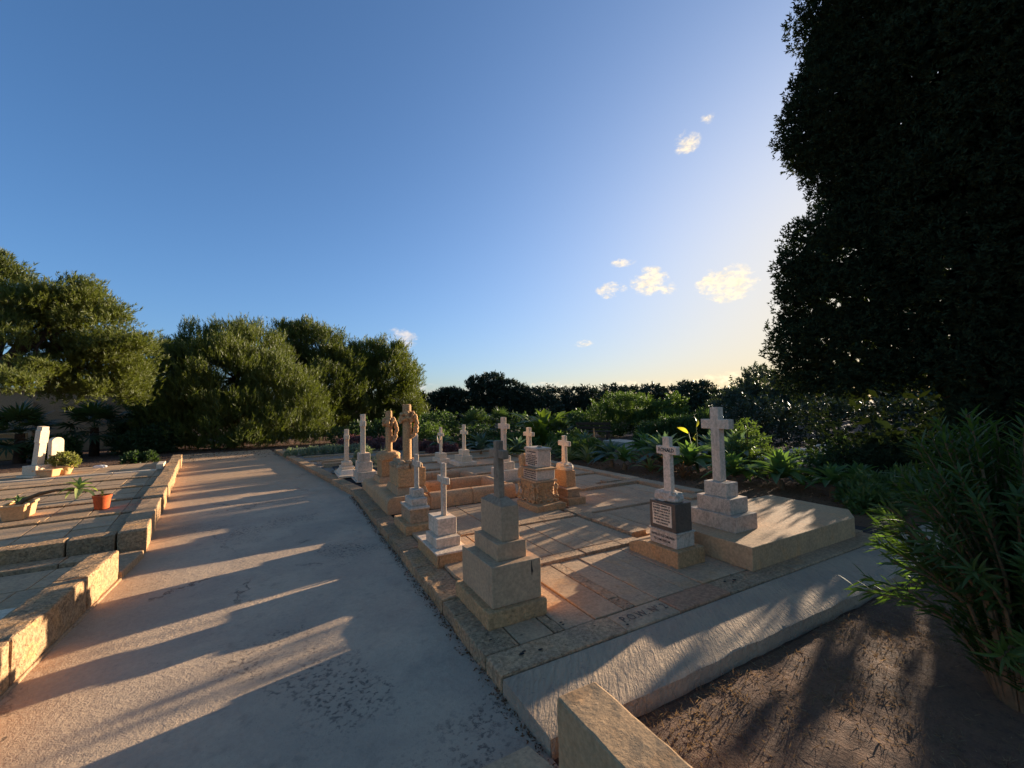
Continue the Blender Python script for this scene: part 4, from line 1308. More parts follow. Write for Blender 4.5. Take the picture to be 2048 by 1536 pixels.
for x, y, kd, n, L, lab in AL:
    L *= 1.4
    n += 8
    root = thing('aloe', lab, 'aloe', (x, y, 0.07), 'aloes in the border')
    rosette(root, kd, (0, 0, 0.03), n, L, 18, 84, random.Random(int(x * 70 + y)))


def shrub(name, label, lobes, mat, n, k, L, W, seed, group=None, cat='shrub', up=0.6, shoot=0.1, spread=0.7, foot=None, stem=True):
    base = Vector(foot or (lobes[0][0], lobes[0][1], 0.02))
    root = thing(name, label, cat, base, group)
    rs = np.random.RandomState(seed)
    P, d, _ = lobe_points(rs, lobes, n, 0.55, 1.05, 1.0, 0.6)
    V, F = sprays(rs, P, d, k, shoot, L, W, up, 0.7, spread)
    link('foliage', np_mesh('foliage', V - np.array(base, np.float32), F, mat), root)
    if stem:
        bm = bmesh.new()
        rr = random.Random(seed)
        for l in lobes:
            t_ = Vector(l[:3]) - base
            tube_into(bm, [(0, 0, 0), t_ * 0.5 + Vector((rr.uniform(-.05, .05),) * 3), t_], [0.03, 0.02, 0.008], 5)
        link('stem', bm_mesh('stem', bm, 'bark'), root)
    return root


shrub('bush', 'large feathery light green bush in front of the far wood', [(14.24, 15.43, 1.42, 0.61), (13.61, 16.0, 0.87, 0.69), (14.83, 14.87, 1.28, 0.67), (14.05, 15.61, 0.62, 0.68), (13.8, 15.9, 0.4, 0.7)], 'bush_green', 2600, 10, 0.16, 0.022, 51, None, 'shrub', 0.9, 0.2, 0.45)
shrub('bush', 'rounded leafy green bush right of the feathery bush', [(15.53, 14.14, 1.08, 0.62), (16.74, 14.28, 1.43, 0.54), (15.05, 14.64, 0.56, 0.72), (15.74, 13.9, 0.56, 0.59), (16.3, 13.8, 0.7, 0.6)], 'bush_green', 2400, 8, 0.11, 0.06, 52)
shrub('bush', 'bright green mound right of the wreathed columns', [(4.7, 15.3, 0.62, 0.37), (4.52, 15.35, 0.4, 0.37), (5.04, 15.18, 0.29, 0.34)], 'bush_green', 900, 8, 0.08, 0.03, 53)
shrub('bush', 'green mound left of the tall pale cross', [(6.18, 14.76, 0.42, 0.38), (6.53, 14.61, 0.40, 0.42), (6.87, 14.45, 0.25, 0.34), (5.92, 14.86, 0.25, 0.34), (7.3, 14.2, 0.25, 0.4)], 'bush_deep', 1300, 8, 0.08, 0.03, 54)
shrub('bush', 'yellow-green clump just right of the tall pale cross', [(6.7, 12.42, 0.26, 0.37), (7.1, 12.22, 0.22, 0.36), (6.4, 12.54, 0.2, 0.3)], 'bush_green', 800, 8, 0.12, 0.035, 55)
shrub('bush', 'low leafy clump below the big green plant', [(8.0, 11.6, 0.25, 0.36), (8.5, 11.3, 0.25, 0.36), (7.5, 10.9, 0.2, 0.3)], 'bush_green', 900, 8, 0.11, 0.045, 56)
shrub('bush', 'dense low bush between the rock-based cross and the stakes', [(7.1, 9.6, 0.22, 0.3), (7.5, 9.2, 0.22, 0.32), (7.3, 10.1, 0.25, 0.32)], 'bush_green', 800, 8, 0.10, 0.04, 57)
shrub('bush', 'dark low bush beyond the big slab', [(9.1, 4.6, 0.25, 0.35), (9.5, 4.2, 0.30, 0.38), (8.9, 4.1, 0.2, 0.3), (9.8, 3.9, 0.3, 0.36)], 'bush_deep', 1300, 8, 0.06, 0.03, 58)
shrub('bush', 'bright leafy cover at the corner of slab and oleander', [(7.9, 2.95, 0.16, 0.25), (7.4, 3.05, 0.14, 0.22), (8.4, 2.8, 0.18, 0.28), (7.0, 2.75, 0.12, 0.2)], 'bush_green', 900, 7, 0.11, 0.03, 59)
shrub('bush', 'airy shrub with yellowish twigs right of the tallest cross', [(8.24, 5.31, 0.82, 0.24), (8.35, 5.15, 0.6, 0.26), (8.2, 5.35, 0.45, 0.24), (8.25, 5.25, 1.05, 0.14), (8.4, 5.1, 0.3, 0.25)], 'bush_green', 420, 8, 0.07, 0.022, 60)
shrub('bush', 'dark green ferny bush at back left of the tallest cross', [(10.6, 9.0, 0.55, 0.5), (11.2, 8.5, 0.6, 0.5), (10.2, 9.6, 0.4, 0.45)], 'bush_deep', 1400, 9, 0.2, 0.03, 61, None, 'shrub', 0.9, 0.15, 0.5)
shrub('bush', 'dark mass of shrubs under the far cypresses', [(9.5, 17.5, 0.5, 0.7), (10.8, 17.0, 0.5, 0.7), (12.0, 16.5, 0.5, 0.7), (8.0, 18.5, 0.6, 0.7), (6.5, 19.0, 0.6, 0.7), (13.2, 17.2, 0.45, 0.7)], 'bush_deep', 2600, 8, 0.13, 0.05, 62)
shrub('bush', 'dark shrub line at the foot of the rightmost pine', [(4.2, 21.0, 0.4, 0.7), (5.4, 20.6, 0.45, 0.7), (6.8, 21.5, 0.5, 0.8), (3.2, 21.8, 0.4, 0.6), (2.2, 21.5, 0.3, 0.45)], 'bush_deep', 2000, 8, 0.12, 0.05, 63)
for i, (x, y, r, lab) in enumerate(((3.24, 17.0, 0.42, 'purple-leaved low shrub left of the wreathed columns'), (3.75, 15.9, 0.40, 'purple-leaved shrub between the two wreathed columns'), (2.5, 18.6, 0.45, 'reddish low shrub furthest from the wreathed columns'), (4.3, 14.6, 0.34, 'purple-brown shrub right of the wreathed columns'), (4.55, 13.3, 0.30, 'dusky pink shrub nearest the draped white cross'))):
    shrub('purple_shrub', lab, [(x, y, 0.12, r * .7), (x + r, y - 0.1, 0.10, r * .55), (x - r, y + .1, 0.10, r * .5)], 'purple_leaf', 600, 7, 0.09, 0.035, 64 + i, 'purple shrubs among the far graves')
for i, (x, y, lab) in enumerate(((0.35, 16.0, 'silver-grey plant row nearest the far path kerb'), (0.95, 16.05, 'silver-grey plant clump second from the far path kerb'), (1.55, 16.1, 'silver-grey clump third from the far path kerb'), (2.1, 16.15, 'silver-grey clump farthest from the far path kerb'))):
    shrub('silver_plant', lab, [(x, y, 0.08, 0.2), (x + .3, y, 0.08, 0.2), (x - .25, y, 0.07, 0.18)], 'silver_leaf', 380, 7, 0.10, 0.02, 75 + i, 'silver plants on a far grave', 'plant', 1.2, 0.06, 0.4, None, False)
shrub('silver_plant', 'round grey-green plant between the two left white crosses', [(1.75, 11.9, 0.22, 0.2), (1.8, 11.8, 0.4, 0.16)], 'silver_leaf', 300, 7, 0.08, 0.025, 80, None, 'plant', 1.0, 0.06, 0.5)
shrub('flowering_plant', 'bushy yellowish plant growing from the round pale pot', [(-4.64, 13.78, 0.53, 0.17), (-4.52, 13.74, 0.50, 0.13), (-4.78, 13.82, 0.50, 0.14)], 'pot_flower_leaf', 420, 7, 0.055, 0.03, 81, None, 'plant', 0.7, 0.05, 0.7, (-4.64, 13.78, 0.38))
# dead shrub parts left of the carved cross
shrub('bush', 'dry brown grass tuft beside the left tall white cross', [(2.05, 10.6, 0.2, 0.12), (2.15, 10.7, 0.35, 0.1)], 'silver_leaf', 60, 5, 0.2, 0.012, 82, None, 'plant', 1.5, 0.1, 0.25, None, False)
for i, (lab, lb) in enumerate((('dark shrub left of the pine at the path end', [(-4.9, 21.4, 0.45, 0.55), (-4.5, 21.6, 0.5, 0.55), (-5.4, 21.5, 0.35, 0.45)]),
                               ('dark spiky shrub between the two fan palms', [(-7.4, 20.6, 0.4, 0.42), (-7.0, 20.7, 0.35, 0.38)]),
                               ('low dark bush on the bare earth by the left plot', [(-4.4, 17.6, 0.08, 0.2), (-4.0, 17.7, 0.08, 0.17)]),
                               ('leafy dark shrub with pale flowers in front of the wall', [(-5.6, 22.9, 1.0, 0.55), (-5.3, 23.0, 1.6, 0.5), (-6.0, 23.0, 0.6, 0.5)]))):
    shrub('bush', lab, lb, 'bush_deep', 1100 if i != 2 else 300, 8, 0.12, 0.04, 85 + i)


# fan palms
def fan_mesh(name, mat, seed, nbl=16):
    rr = random.Random(seed)
    V, F = [], []

    def quad(a, b, wv):
        i = len(V)
        V.extend([tuple(a - wv * .5), tuple(a + wv * .5), tuple(b + wv * .06), tuple(b - wv * .06)])
        F.append((i, i + 1, i + 2, i + 3))
    quad(Vector((0, 0, 0)), Vector((0.55, 0, 0.03)), Vector((0, 0.03, 0)))
    c = Vector((0.52, 0, 0.03))
    for i in range(nbl):
        a = (i / (nbl - 1) - 0.5) * R(230)
        dd = Vector((math.cos(a), math.sin(a), rr.uniform(-.05, .12)))
        l = 0.5 * (1 - 0.15 * abs(a) / 2) * rr.uniform(0.9, 1.1)
        m_ = c + dd * l * 0.6
        side = Vector((-math.sin(a), math.cos(a), 0.2))
        quad(c, m_, side * 0.02)
        i0 = len(V)
        e = m_ + dd * l * 0.4 - Vector((0, 0, 0.08))
        V.extend([tuple(m_ - side * .028), tuple(m_ + side * .028), tuple(e + side * .003), tuple(e - side * .003)])
        F.append((i0, i0 + 1, i0 + 2, i0 + 3))
        V[-8 + 2] = tuple(m_ + side * .028)
        V[-8 + 3] = tuple(m_ - side * .028)
    return np_mesh(name, V, F, mat)


FAN = [fan_mesh('frond', 'palm_frond', s) for s in (1, 2, 3)]


def fan_palm(label, x, y, h, n, L, seed, group='fan palms', dead=False):
    root = thing('fan_palm', label, 'palm', (x, y, 0), group)
    bm = bmesh.new()
    tube_into(bm, [(0, 0, -0.02), (0.02, 0, h * .5), (0, 0.02, h)], [0.16, 0.14, 0.12], 9)
    wobble(bm, 0.02, 9, seed)
    link('trunk', bm_mesh('trunk', bm, 'bark', 60), root)
    rr = random.Random(seed)
    for i in range(n):
        f = i / (n - 1)
        e = -30 + 105 * f + rr.uniform(-8, 8)
        add_leaf(root, FAN[i % 3], Vector((0, 0, h - 0.12 + 0.14 * f)), i * 2.4 + rr.uniform(-.2, .2), R(e), L * rr.uniform(.85, 1.1), rr.uniform(-.3, .3), 'frond')
    return root


fan_palm('dark fan palm standing before the left end of the wall', -8.03, 20.48, 1.0, 30, 1.15, 1)
fan_palm('dark fan palm with a clear stem between wall and pine', -6.61, 22.0, 1.1, 30, 1.25, 2)
fan_palm('fan palm behind the draped white cross', 7.2, 17.0, 0.7, 22, 0.9, 3)
fan_palm('small fan palm behind the three-stepped white cross', 8.9, 17.8, 0.7, 22, 0.9, 4)
fan_palm('bushy fan palm inside the big broad-leaved clump', 8.6, 12.5, 0.55, 26, 0.72, 5)

bp = thing('strelitzia', 'clump of broad upright sunlit leaves behind the carved monument', 'plant', (8.05, 12.75, 0.05))
rr = random.Random(9)
for i in range(90):
    a = rr.uniform(0, 6.28)
    q = rr.uniform(0, 0.45)
    e = rr.uniform(50, 88)
    L = rr.uniform(0.4, 0.65)
    hgt = rr.uniform(0.15, 0.9)
    at = Vector((math.cos(a) * q * 1.5, math.sin(a) * q * 1.5, hgt))
    add_leaf(bp, LEAF['banana_leaf'][i % 3], at, a, R(e - 25 * (q / .45)), L, rr.uniform(-.5, .5))
bm = bmesh.new()
for i in range(14):
    a = i * 2.4
    tube_into(bm, [(0, 0, 0), (math.cos(a) * .2, math.sin(a) * .2, .4), (math.cos(a) * .4, math.sin(a) * .4, .7)], [0.03, 0.022, 0.014], 6)
link('stem', bm_mesh('stem', bm, 'bush_deep', 60), bp)
yl = thing('strelitzia', 'two yellow paddle leaves rising left of the tallest cross', 'plant', (7.87, 6.17, 0.05))
for at, a, e, L in (((0, 0, 1.0), 0.4, 70, 0.27), ((-0.06, 0.16, 0.86), 2.2, 38, 0.26), ((0.1, 0.1, 0.7), 3.6, 50, 0.24)):
    add_leaf(yl, LEAF['banana_yellow'][0], Vector(at), a, R(e), L, 1.2)
bm = bmesh.new()
for at in ((0, 0, 1.03), (-0.06, 0.16, 0.87), (0.1, 0.1, .71)):
    tube_into(bm, [(0, 0, 0), (at[0] * .5, at[1] * .5, at[2] * .5), at], [0.02, 0.016, 0.01], 6)
link('stem', bm_mesh('stem', bm, 'banana_leaf', 60), yl)

# ---------------------------------------------------------------- far wall, stakes, benches, ledgers
wt = thing('boundary_wall', 'long grey rendered wall behind the palms on the left', 'wall', (-10, 25, 0))


def wall_block(parent, name, p0, p1, th, z0, z1, mat, bevel=0.02):
    a, b = Vector((*p0, 0)), Vector((*p1, 0))
    L = (b - a).length
    bm = box_bm(L, th, z1 - z0, bevel)
    o = link(name, bm_mesh(name, bm, mat), parent)
    c = (a + b) / 2
    o.location = Vector((c.x, c.y, z0)) - parent.location
    o.rotation_euler = (0, 0, math.atan2(b.y - a.y, b.x - a.x))
    return o


wall_block(wt, 'panel', (-16, 23.12), (-4.4, 26.95), 0.35, 0, 2.60, 'wall_render')
wall_block(wt, 'coping', (-16, 23.12), (-4.4, 26.95), 0.5, 2.605, 2.76, 'wall_render', 0.05)
wall_block(wt, 'pilaster', (-9.85, 25.1), (-9.5, 25.22), 0.7, 0, 2.2, 'wall_render')
lw = thing('garden_wall', 'low sunlit stone wall at the left edge behind the palm', 'wall', (-10, 23.2, 0))
wall_block(lw, 'panel', (-13, 20.9), (-8.6, 22.5), 0.3, 0, 0.98, 'garden_wall_stone')
for i, (x, y, h, lab) in enumerate(((7.42, 9.35, 0.62, 'shorter thin wooden stake among the agaves'), (7.95, 9.75, 0.85, 'taller thin wooden stake among the agaves'))):
    o = thing('stake', lab, 'stake', (x, y, 0.05), 'wooden stakes')
    bm = bmesh.new()
    tube_into(bm, [(0, 0, 0), (0.01, 0, h / 2), (0, 0, h)], [0.022, 0.02, 0.02], 8)
    link('pole', bm_mesh('pole', bm, 'stake_wood', 60), o)
for i, (x, y, rz, lab) in enumerate(((13.6, 12.3, 2.2, 'dark bench below the feathery bush'), (11.6, 14.2, 2.2, 'dark bench behind the big broad-leaved clump'))):
    o = thing('bench', lab, 'bench', (x, y, 0), 'dark benches at the back', rz)
    for q in range(3):
        s = link('seat_slat', bm_mesh('seat_slat', box_bm(1.5, 0.12, 0.04, 0.006), 'timber_dark'), o)
        s.location = (0, -0.14 + 0.14 * q, 0.42)
    for q in range(2):
        s = link('back_slat', bm_mesh('back_slat', box_bm(1.5, 0.04, 0.12, 0.006), 'timber_dark'), o)
        s.location = (0, 0.22, 0.55 + 0.17 * q)
    for sx_ in (-0.6, 0.6):
        s = link('leg', bm_mesh('leg', box_bm(0.08, 0.4, 0.42, 0.006), 'timber_dark'), o)
        s.location = (sx_, 0, 0)
LED = [(10.4, 10.9, 0.0, 0.9, 2.0, 0.30, 'bluish ledger grave seen beyond the rock-based cross'),
       (10.2, 6.15, 0.3, 0.7, 1.7, 0.22, 'pale ledger grave leftmost under the dark trees'),
       (11.3, 5.9, 0.3, 0.8, 1.7, 0.26, 'pale ledger grave second from left under the dark trees'),
       (12.2, 5.7, 0.3, 0.8, 1.7, 0.30, 'pale ledger grave third from left under the dark trees'),
       (11.6, 4.85, 0.3, 0.8, 1.6, 0.24, 'sunlit ledger grave beside the dark cypress foliage'),
       (13.2, 5.6, 0.3, 0.8, 1.7, 0.34, 'pale ledger grave farthest under the dark trees'),
       (12.9, 4.7, 0.3, 0.8, 1.6, 0.28, 'pale ledger grave partly hidden by the cypress')]
for x, y, rz, a, b, h, lab in LED:
    o = thing('ledger_grave', lab, 'grave', (x, y, 0), 'pale ledger graves beyond the border', rz)
    link('plinth', bm_mesh('plinth', box_bm(a, b, h * .6, 0.01), 'marble_grey'), o)
    s = link('slab', bm_mesh('slab', box_bm(a * .85, b * .9, h * .4, 0.012), 'marble_grey'), o)
    s.location = (0, 0, h * .6)
o = thing('utility_pole', 'thin pale pole rising from the far wood', 'pole', (27.5, 31.8, 0))
bm = bmesh.new()
tube_into(bm, [(0, 0, 0), (0, 0, 1.8), (0, 0, 3.3)], [0.06, 0.05, 0.05], 8)
link('shaft', bm_mesh('shaft', bm, 'stake_wood', 60), o)

# gravel beds and plant rows of the far graves
gb = sheet('gravel_bed', [(1.1, 11.0), (2.15, 11.0), (2.15, 12.6), (5.9, 12.6), (5.9, 15.5), (2.2, 16.0), (1.6, 19.2), (-0.3, 19.2), (0.9, 11.4)], 0.05, 'gravel_bed')
rs = np.random.RandomState(77)
n = 2600
gx = rs.uniform(-0.1, 5.5, n); gy = rs.uniform(11.2, 18.5, n)
ok = gx > 1.32 - (gy - 8.2) * 0.144
gx, gy = gx[ok], gy[ok]
n = len(gx)
tet = np.array([[1, 0, 0], [-.6, .8, 0], [-.6, -.8, 0], [0.1, 0, 0.9]])
sc_ = rs.uniform(0.012, 0.03, n)
V = np.stack([gx, gy, np.full(n, 0.052)], 1)[:, None, :] + tet[None] * sc_[:, None, None]
F = (np.arange(n) * 4)[:, None, None] + np.array([[0, 1, 3], [1, 2, 3], [2, 0, 3]])[None]
o = link('gravel', np_mesh('gravel', V.reshape(-1, 3), F.reshape(-1, 3), 'gravel_stone'))
tag(o, kind='stuff')
gk = link('kerb', bpy.data.meshes.new('kerb'), None)
bm = box_bm(0.2, 6, 0.03, 0)
bm.to_mesh(gk.data)
bm.free()
gk.data.materials.append(MATS['joint_soil'])
gk.location = (1.9, 14, 0.01)
gk['kind'] = 'structure'
for (x0, x1, y0, zt, d_) in ((1.05, 2.6, 11.35, 0.115, .14), (0.85, 2.6, 12.3, 0.16, .16), (0.85, 2.6, 12.95, 0.16, .14), (0.6, 3.0, 13.9, 0.10, .12), (0.45, 3.2, 15.2, 0.10, .14), (2.6, 5.9, 12.55, 0.17, .18), (3.4, 5.8, 14.0, 0.12, .14), (0.2, 2.9, 17.2, 0.10, .14)):
    n = max(2, int((x1 - x0) / 0.85))
    for i in range(n):
        a = x0 + (x1 - x0) * i / n
        b = x0 + (x1 - x0) * (i + 1) / n
        kerb(a, b, y0, y0 + d_, zt, 'limestone_grey', 0.003, 0.0, 0.0, 0.008, gk)

# dry grass and leaf litter on the soil bed (stuff)
rs = np.random.RandomState(6)
n = 60000
gx = rs.uniform(1.28, 5.0, n)
gy = rs.uniform(-0.6, 1.62, n)
cl = np.array([noise.noise(Vector((x * 1.7, y * 1.7, 2))) + 0.6 * noise.noise(Vector((x * 6, y * 6, 5))) for x, y in zip(gx, gy)])
ok = rs.random(n) < np.clip(0.55 + cl * 1.1, 0.06, 1)
gx, gy, cl = gx[ok], gy[ok], cl[ok]
n = len(gx)
gz = np.array([0.024 + 0.022 * noise.noise(Vector((x * 2.1, y * 2.1, 0))) for x, y in zip(gx, gy)])
P = np.stack([gx, gy, gz], 1)
D = unit(rs.normal(size=(n, 3)) * np.array([1, 1, 0.28]) + np.array([0, 0, 0.30]))
V, F = leaves_np(P, D, rand_dirs(rs, n), rs.uniform(0.014, 0.05, n), rs.uniform(0.002, 0.005, n))
tag(link('dry_grass', np_mesh('dry_grass', V, F, 'dry_blade')), kind='stuff')
n = 9000
gx = np.concatenate([rs.uniform(-14, 3, n // 3), rs.uniform(6.1, 10.5, n // 3), rs.uniform(-5, 6, n // 3)])
gy = np.concatenate([rs.uniform(16.8, 23, n // 3), rs.uniform(2.4, 12, n // 3), rs.uniform(17.5, 26, n // 3)])
gz = np.where(gx > 6.05, 0.085, 0.012)
n = len(gx)
P = np.stack([gx, gy, gz], 1)
D = unit(rs.normal(size=(n, 3)) * np.array([1, 1, 0.2]) + np.array([0, 0, 0.15]))
V, F = leaves_np(P, D, rand_dirs(rs, n), rs.uniform(0.03, 0.09, n), rs.uniform(0.01, 0.025, n))
tag(link('leaf_litter', np_mesh('leaf_litter', V, F, 'leaf_litter')), kind='stuff')
# debris gathered along the foot of the kerb
n = 1500
gy = rs.uniform(1.5, 8.2, n)
gx = 1.045 - rs.random(n) ** 2.5 * 0.06
P = np.stack([gx, gy, np.full(n, 0.012)], 1)
D = unit(rs.normal(size=(n, 3)) * np.array([1, 1, 0.3]) + np.array([0, 0, 0.2]))
V, F = leaves_np(P, D, rand_dirs(rs, n), rs.uniform(0.008, 0.03, n), rs.uniform(0.004, 0.012, n))
tag(link('kerb_litter', np_mesh('kerb_litter', V, F, 'leaf_litter')), kind='stuff')

# ---------------------------------------------------------------- monuments
GR = 'crosses and monuments of the right-hand plot'

# 1 front stepped monument with cross
t_ = thing('cross_monument', 'tall stepped beige monument with dark cross, nearest the camera', 'gravestone', (1.42, 2.93, 0.1), GR)
block(t_, 'base', 1.189, 1.657, 2.609, 3.24, 0.10, 0.213, 'limestone', 0.010, 0.005, 0.06, 14, 2)
block(t_, 'plinth', 1.241, 1.633, 2.651, 3.21, 0.2135, 0.491, 'monument_beige', 0.003, 0.0014, 0.08, 14)
block(t_, 'step', 1.322, 1.56, 2.73, 3.145, 0.4915, 0.613, 'monument_beige', 0.003)
block(t_, 'pedestal', 1.375, 1.52, 2.762, 3.128, 0.6135, 0.864, 'monument_beige', 0.003)
bm = box_bm(0.145, 0.366, 0.045, 0.0, taper=(0.45, 0.5))
o = link('sloped_cap', bm_mesh('sloped_cap', bm, 'cross_dark'), t_)
o.location = Vector((1.4475, 2.945, 0.8645)) - t_.location
cross(t_, 1.4345, 2.912, 0.909, 1.335, 0.046, 0.086, 0.128, 1.205, 1.268, 'cross_dark', 1.12)
bm = bmesh.new()
tube_into(bm, [(1.555, 2.6495, 0.485), (1.555, 2.6495, 0.45), (1.558, 2.6495, 0.41), (1.556, 2.6495, 0.385)], [0.003, 0.004, 0.009, 0.004], 6)
for v in bm.verts:
    v.co.y = 2.6495 + (v.co.y - 2.6495) * 0.15
    v.co -= t_.location
link('stain', bm_mesh('stain', bm, 'crack_dark'), t_)

# 2 lettered cross on dark block
t_ = thing('cross_monument', 'small cross lettered RONALD on rockwork and dark inscribed block', 'gravestone', (3.27, 2.95, 0.1), GR)
bm = box_bm(0.37, 0.612, 0.149, 0.006, 1, 0.09, 0.003, 14, 3.3)
for v in bm.verts:
    if v.co.z > 0.08 and v.co.y > 0.15:
        v.co.z -= (v.co.y - 0.15) * 0.42
o = link('base', bm_mesh('base', bm, 'limestone'), t_)
o.location = Vector((3.28, 2.985, 0.1)) - t_.location
block(t_, 'plinth', 3.158, 3.400, 2.738, 3.060, 0.2495, 0.372, 'marble_grey', 0.003)
block(t_, 'moulding', 3.148, 3.410, 2.728, 3.070, 0.3725, 0.392, 'marble_grey', 0.008, seg=2)
block(t_, 'die', 3.158, 3.376, 2.740, 3.050, 0.3925, 0.655, 'slate_grey', 0.003)
block(t_, 'panel', 3.1555, 3.160, 2.785, 3.015, 0.432, 0.630, 'marble_white', 0.001)
rock(t_, 'rockwork', 3.185, 3.355, 2.765, 3.045, 0.6555, 0.765, 'marble_grey', 4.0)
cross(t_, 3.245, 2.876, 0.735, 1.271, 0.052, 0.084, 0.122, 1.104, 1.182, 'marble', 1.05)
text_part(t_, 'RONALD', 3.2176, 2.876, 1.143, 0.052, bold=0.02, width=0.185)
for i, (s, wd) in enumerate((('IN LOVING MEMORY OF', .205), ('RONALD CLARENCE', .205), ('THE BELOVED SON OF', .20), ('SERGT & MRS BRAY', .19), ('1ST SUFFOLK REGT', .185), ('WHO DIED 22ND NOV 1908', .19), ('AGED 10 MONTHS', .145))):
    text_part(t_, s, 3.1541, 2.90, 0.615 - i * 0.0268, 0.021 if i != 1 else 0.026, bold=0.02, width=wd)
text_part(t_, 'SUFFER LITTLE CHILDREN', 3.1566, 2.90, 0.334, 0.030, bold=0.02, width=0.275)
text_part(t_, 'TO COME UNTO ME', 3.1566, 2.91, 0.292, 0.028, bold=0.02, width=0.20)

# 3 tallest cross on the big slab
t_ = thing('grave_slab', 'wide raised concrete slab with a clipped corner', 'grave', (4.6, 2.9, 0.1))
bm = prism_bm([(3.611 - 4.6, 2.312 - 2.9), (5.463 - 4.6, 2.321 - 2.9), (5.80 - 4.6, 2.515 - 2.9), (5.86 - 4.6, 3.459 - 2.9), (3.615 - 4.6, 3.47 - 2.9)], 0.208, 0.008, 2)
link('slab', bm_mesh('slab', bm, 'slab_concrete'), t_)
t_ = thing('cross_monument', 'tallest plain cross on three grey marble steps, on the slab', 'gravestone', (4.05, 2.91, 0.308), GR)
block(t_, 'step', 3.857, 4.216, 2.629, 3.16, 0.3085, 0.464, 'marble_grey', 0.003)
block(t_, 'step', 3.902, 4.187, 2.702, 3.09, 0.4645, 0.615, 'marble_grey', 0.003)
block(t_, 'step', 3.95, 4.139, 2.77, 3.03, 0.6155, 0.76, 'marble_grey', 0.003)
cross(t_, 4.053, 2.918, 0.7605, 1.543, 0.088, 0.10, 0.165, 1.312, 1.414, 'marble', 1.0)

# 4 small cross second along the path
t_ = thing('cross_monument', 'slim pale cross on three blocks, second along the path', 'gravestone', (1.40, 4.15, 0.1), GR)
block(t_, 'base', 1.236, 1.56, 3.838, 4.50, 0.10, 0.214, 'limestone', 0.003)
block(t_, 'base_cap', 1.230, 1.566, 3.832, 4.506, 0.2145, 0.232, 'marble', 0.003)
block(t_, 'step', 1.275, 1.521, 3.98, 4.33, 0.2325, 0.321, 'marble', 0.003)
block(t_, 'block', 1.32, 1.521, 4.079, 4.385, 0.3215, 0.484, 'marble', 0.003)
cross(t_, 1.434, 4.222, 0.4845, 1.021, 0.042, 0.062, 0.142, 0.815, 0.882, 'marble', 1.0, worn=0.002)
bm = bmesh.new()
tube_into(bm, [(1.24, 3.829, 0.212), (1.243, 3.829, 0.19), (1.238, 3.829, 0.15), (1.241, 3.829, 0.11)], [0.0025, 0.003, 0.0035, 0.002], 5)
for v in bm.verts:
    v.co.x += 0.012
    v.co.y = 3.8365 + (v.co.y - 3.829) * 0.2
    v.co -= t_.location
link('crack', bm_mesh('crack', bm, 'crack_dark'), t_)

# 5 marble cross third along the path
t_ = thing('cross_monument', 'small white marble cross on stepped grey base, third along the path', 'gravestone', (1.42, 5.3, 0.1), GR)
block(t_, 'base', 1.227, 1.58, 4.992, 5.60, 0.10, 0.208, 'limestone', 0.008, 0.002, 0.1)
block(t_, 'die', 1.304, 1.54, 5.083, 5.52, 0.2085, 0.365, 'limestone_grey', 0.003)
block(t_, 'moulding', 1.292, 1.552, 5.07, 5.53, 0.3655, 0.392, 'marble', 0.010, seg=2)
block(t_, 'step', 1.339, 1.54, 5.153, 5.47, 0.3925, 0.48, 'marble_grey', 0.004)
block(t_, 'step', 1.392, 1.53, 5.256, 5.46, 0.4805, 0.571, 'marble_grey', 0.004)
cross(t_, 1.466, 5.375, 0.5715, 1.004, 0.040, 0.085, 0.125, 0.852, 0.921, 'marble_grey', 1.0)


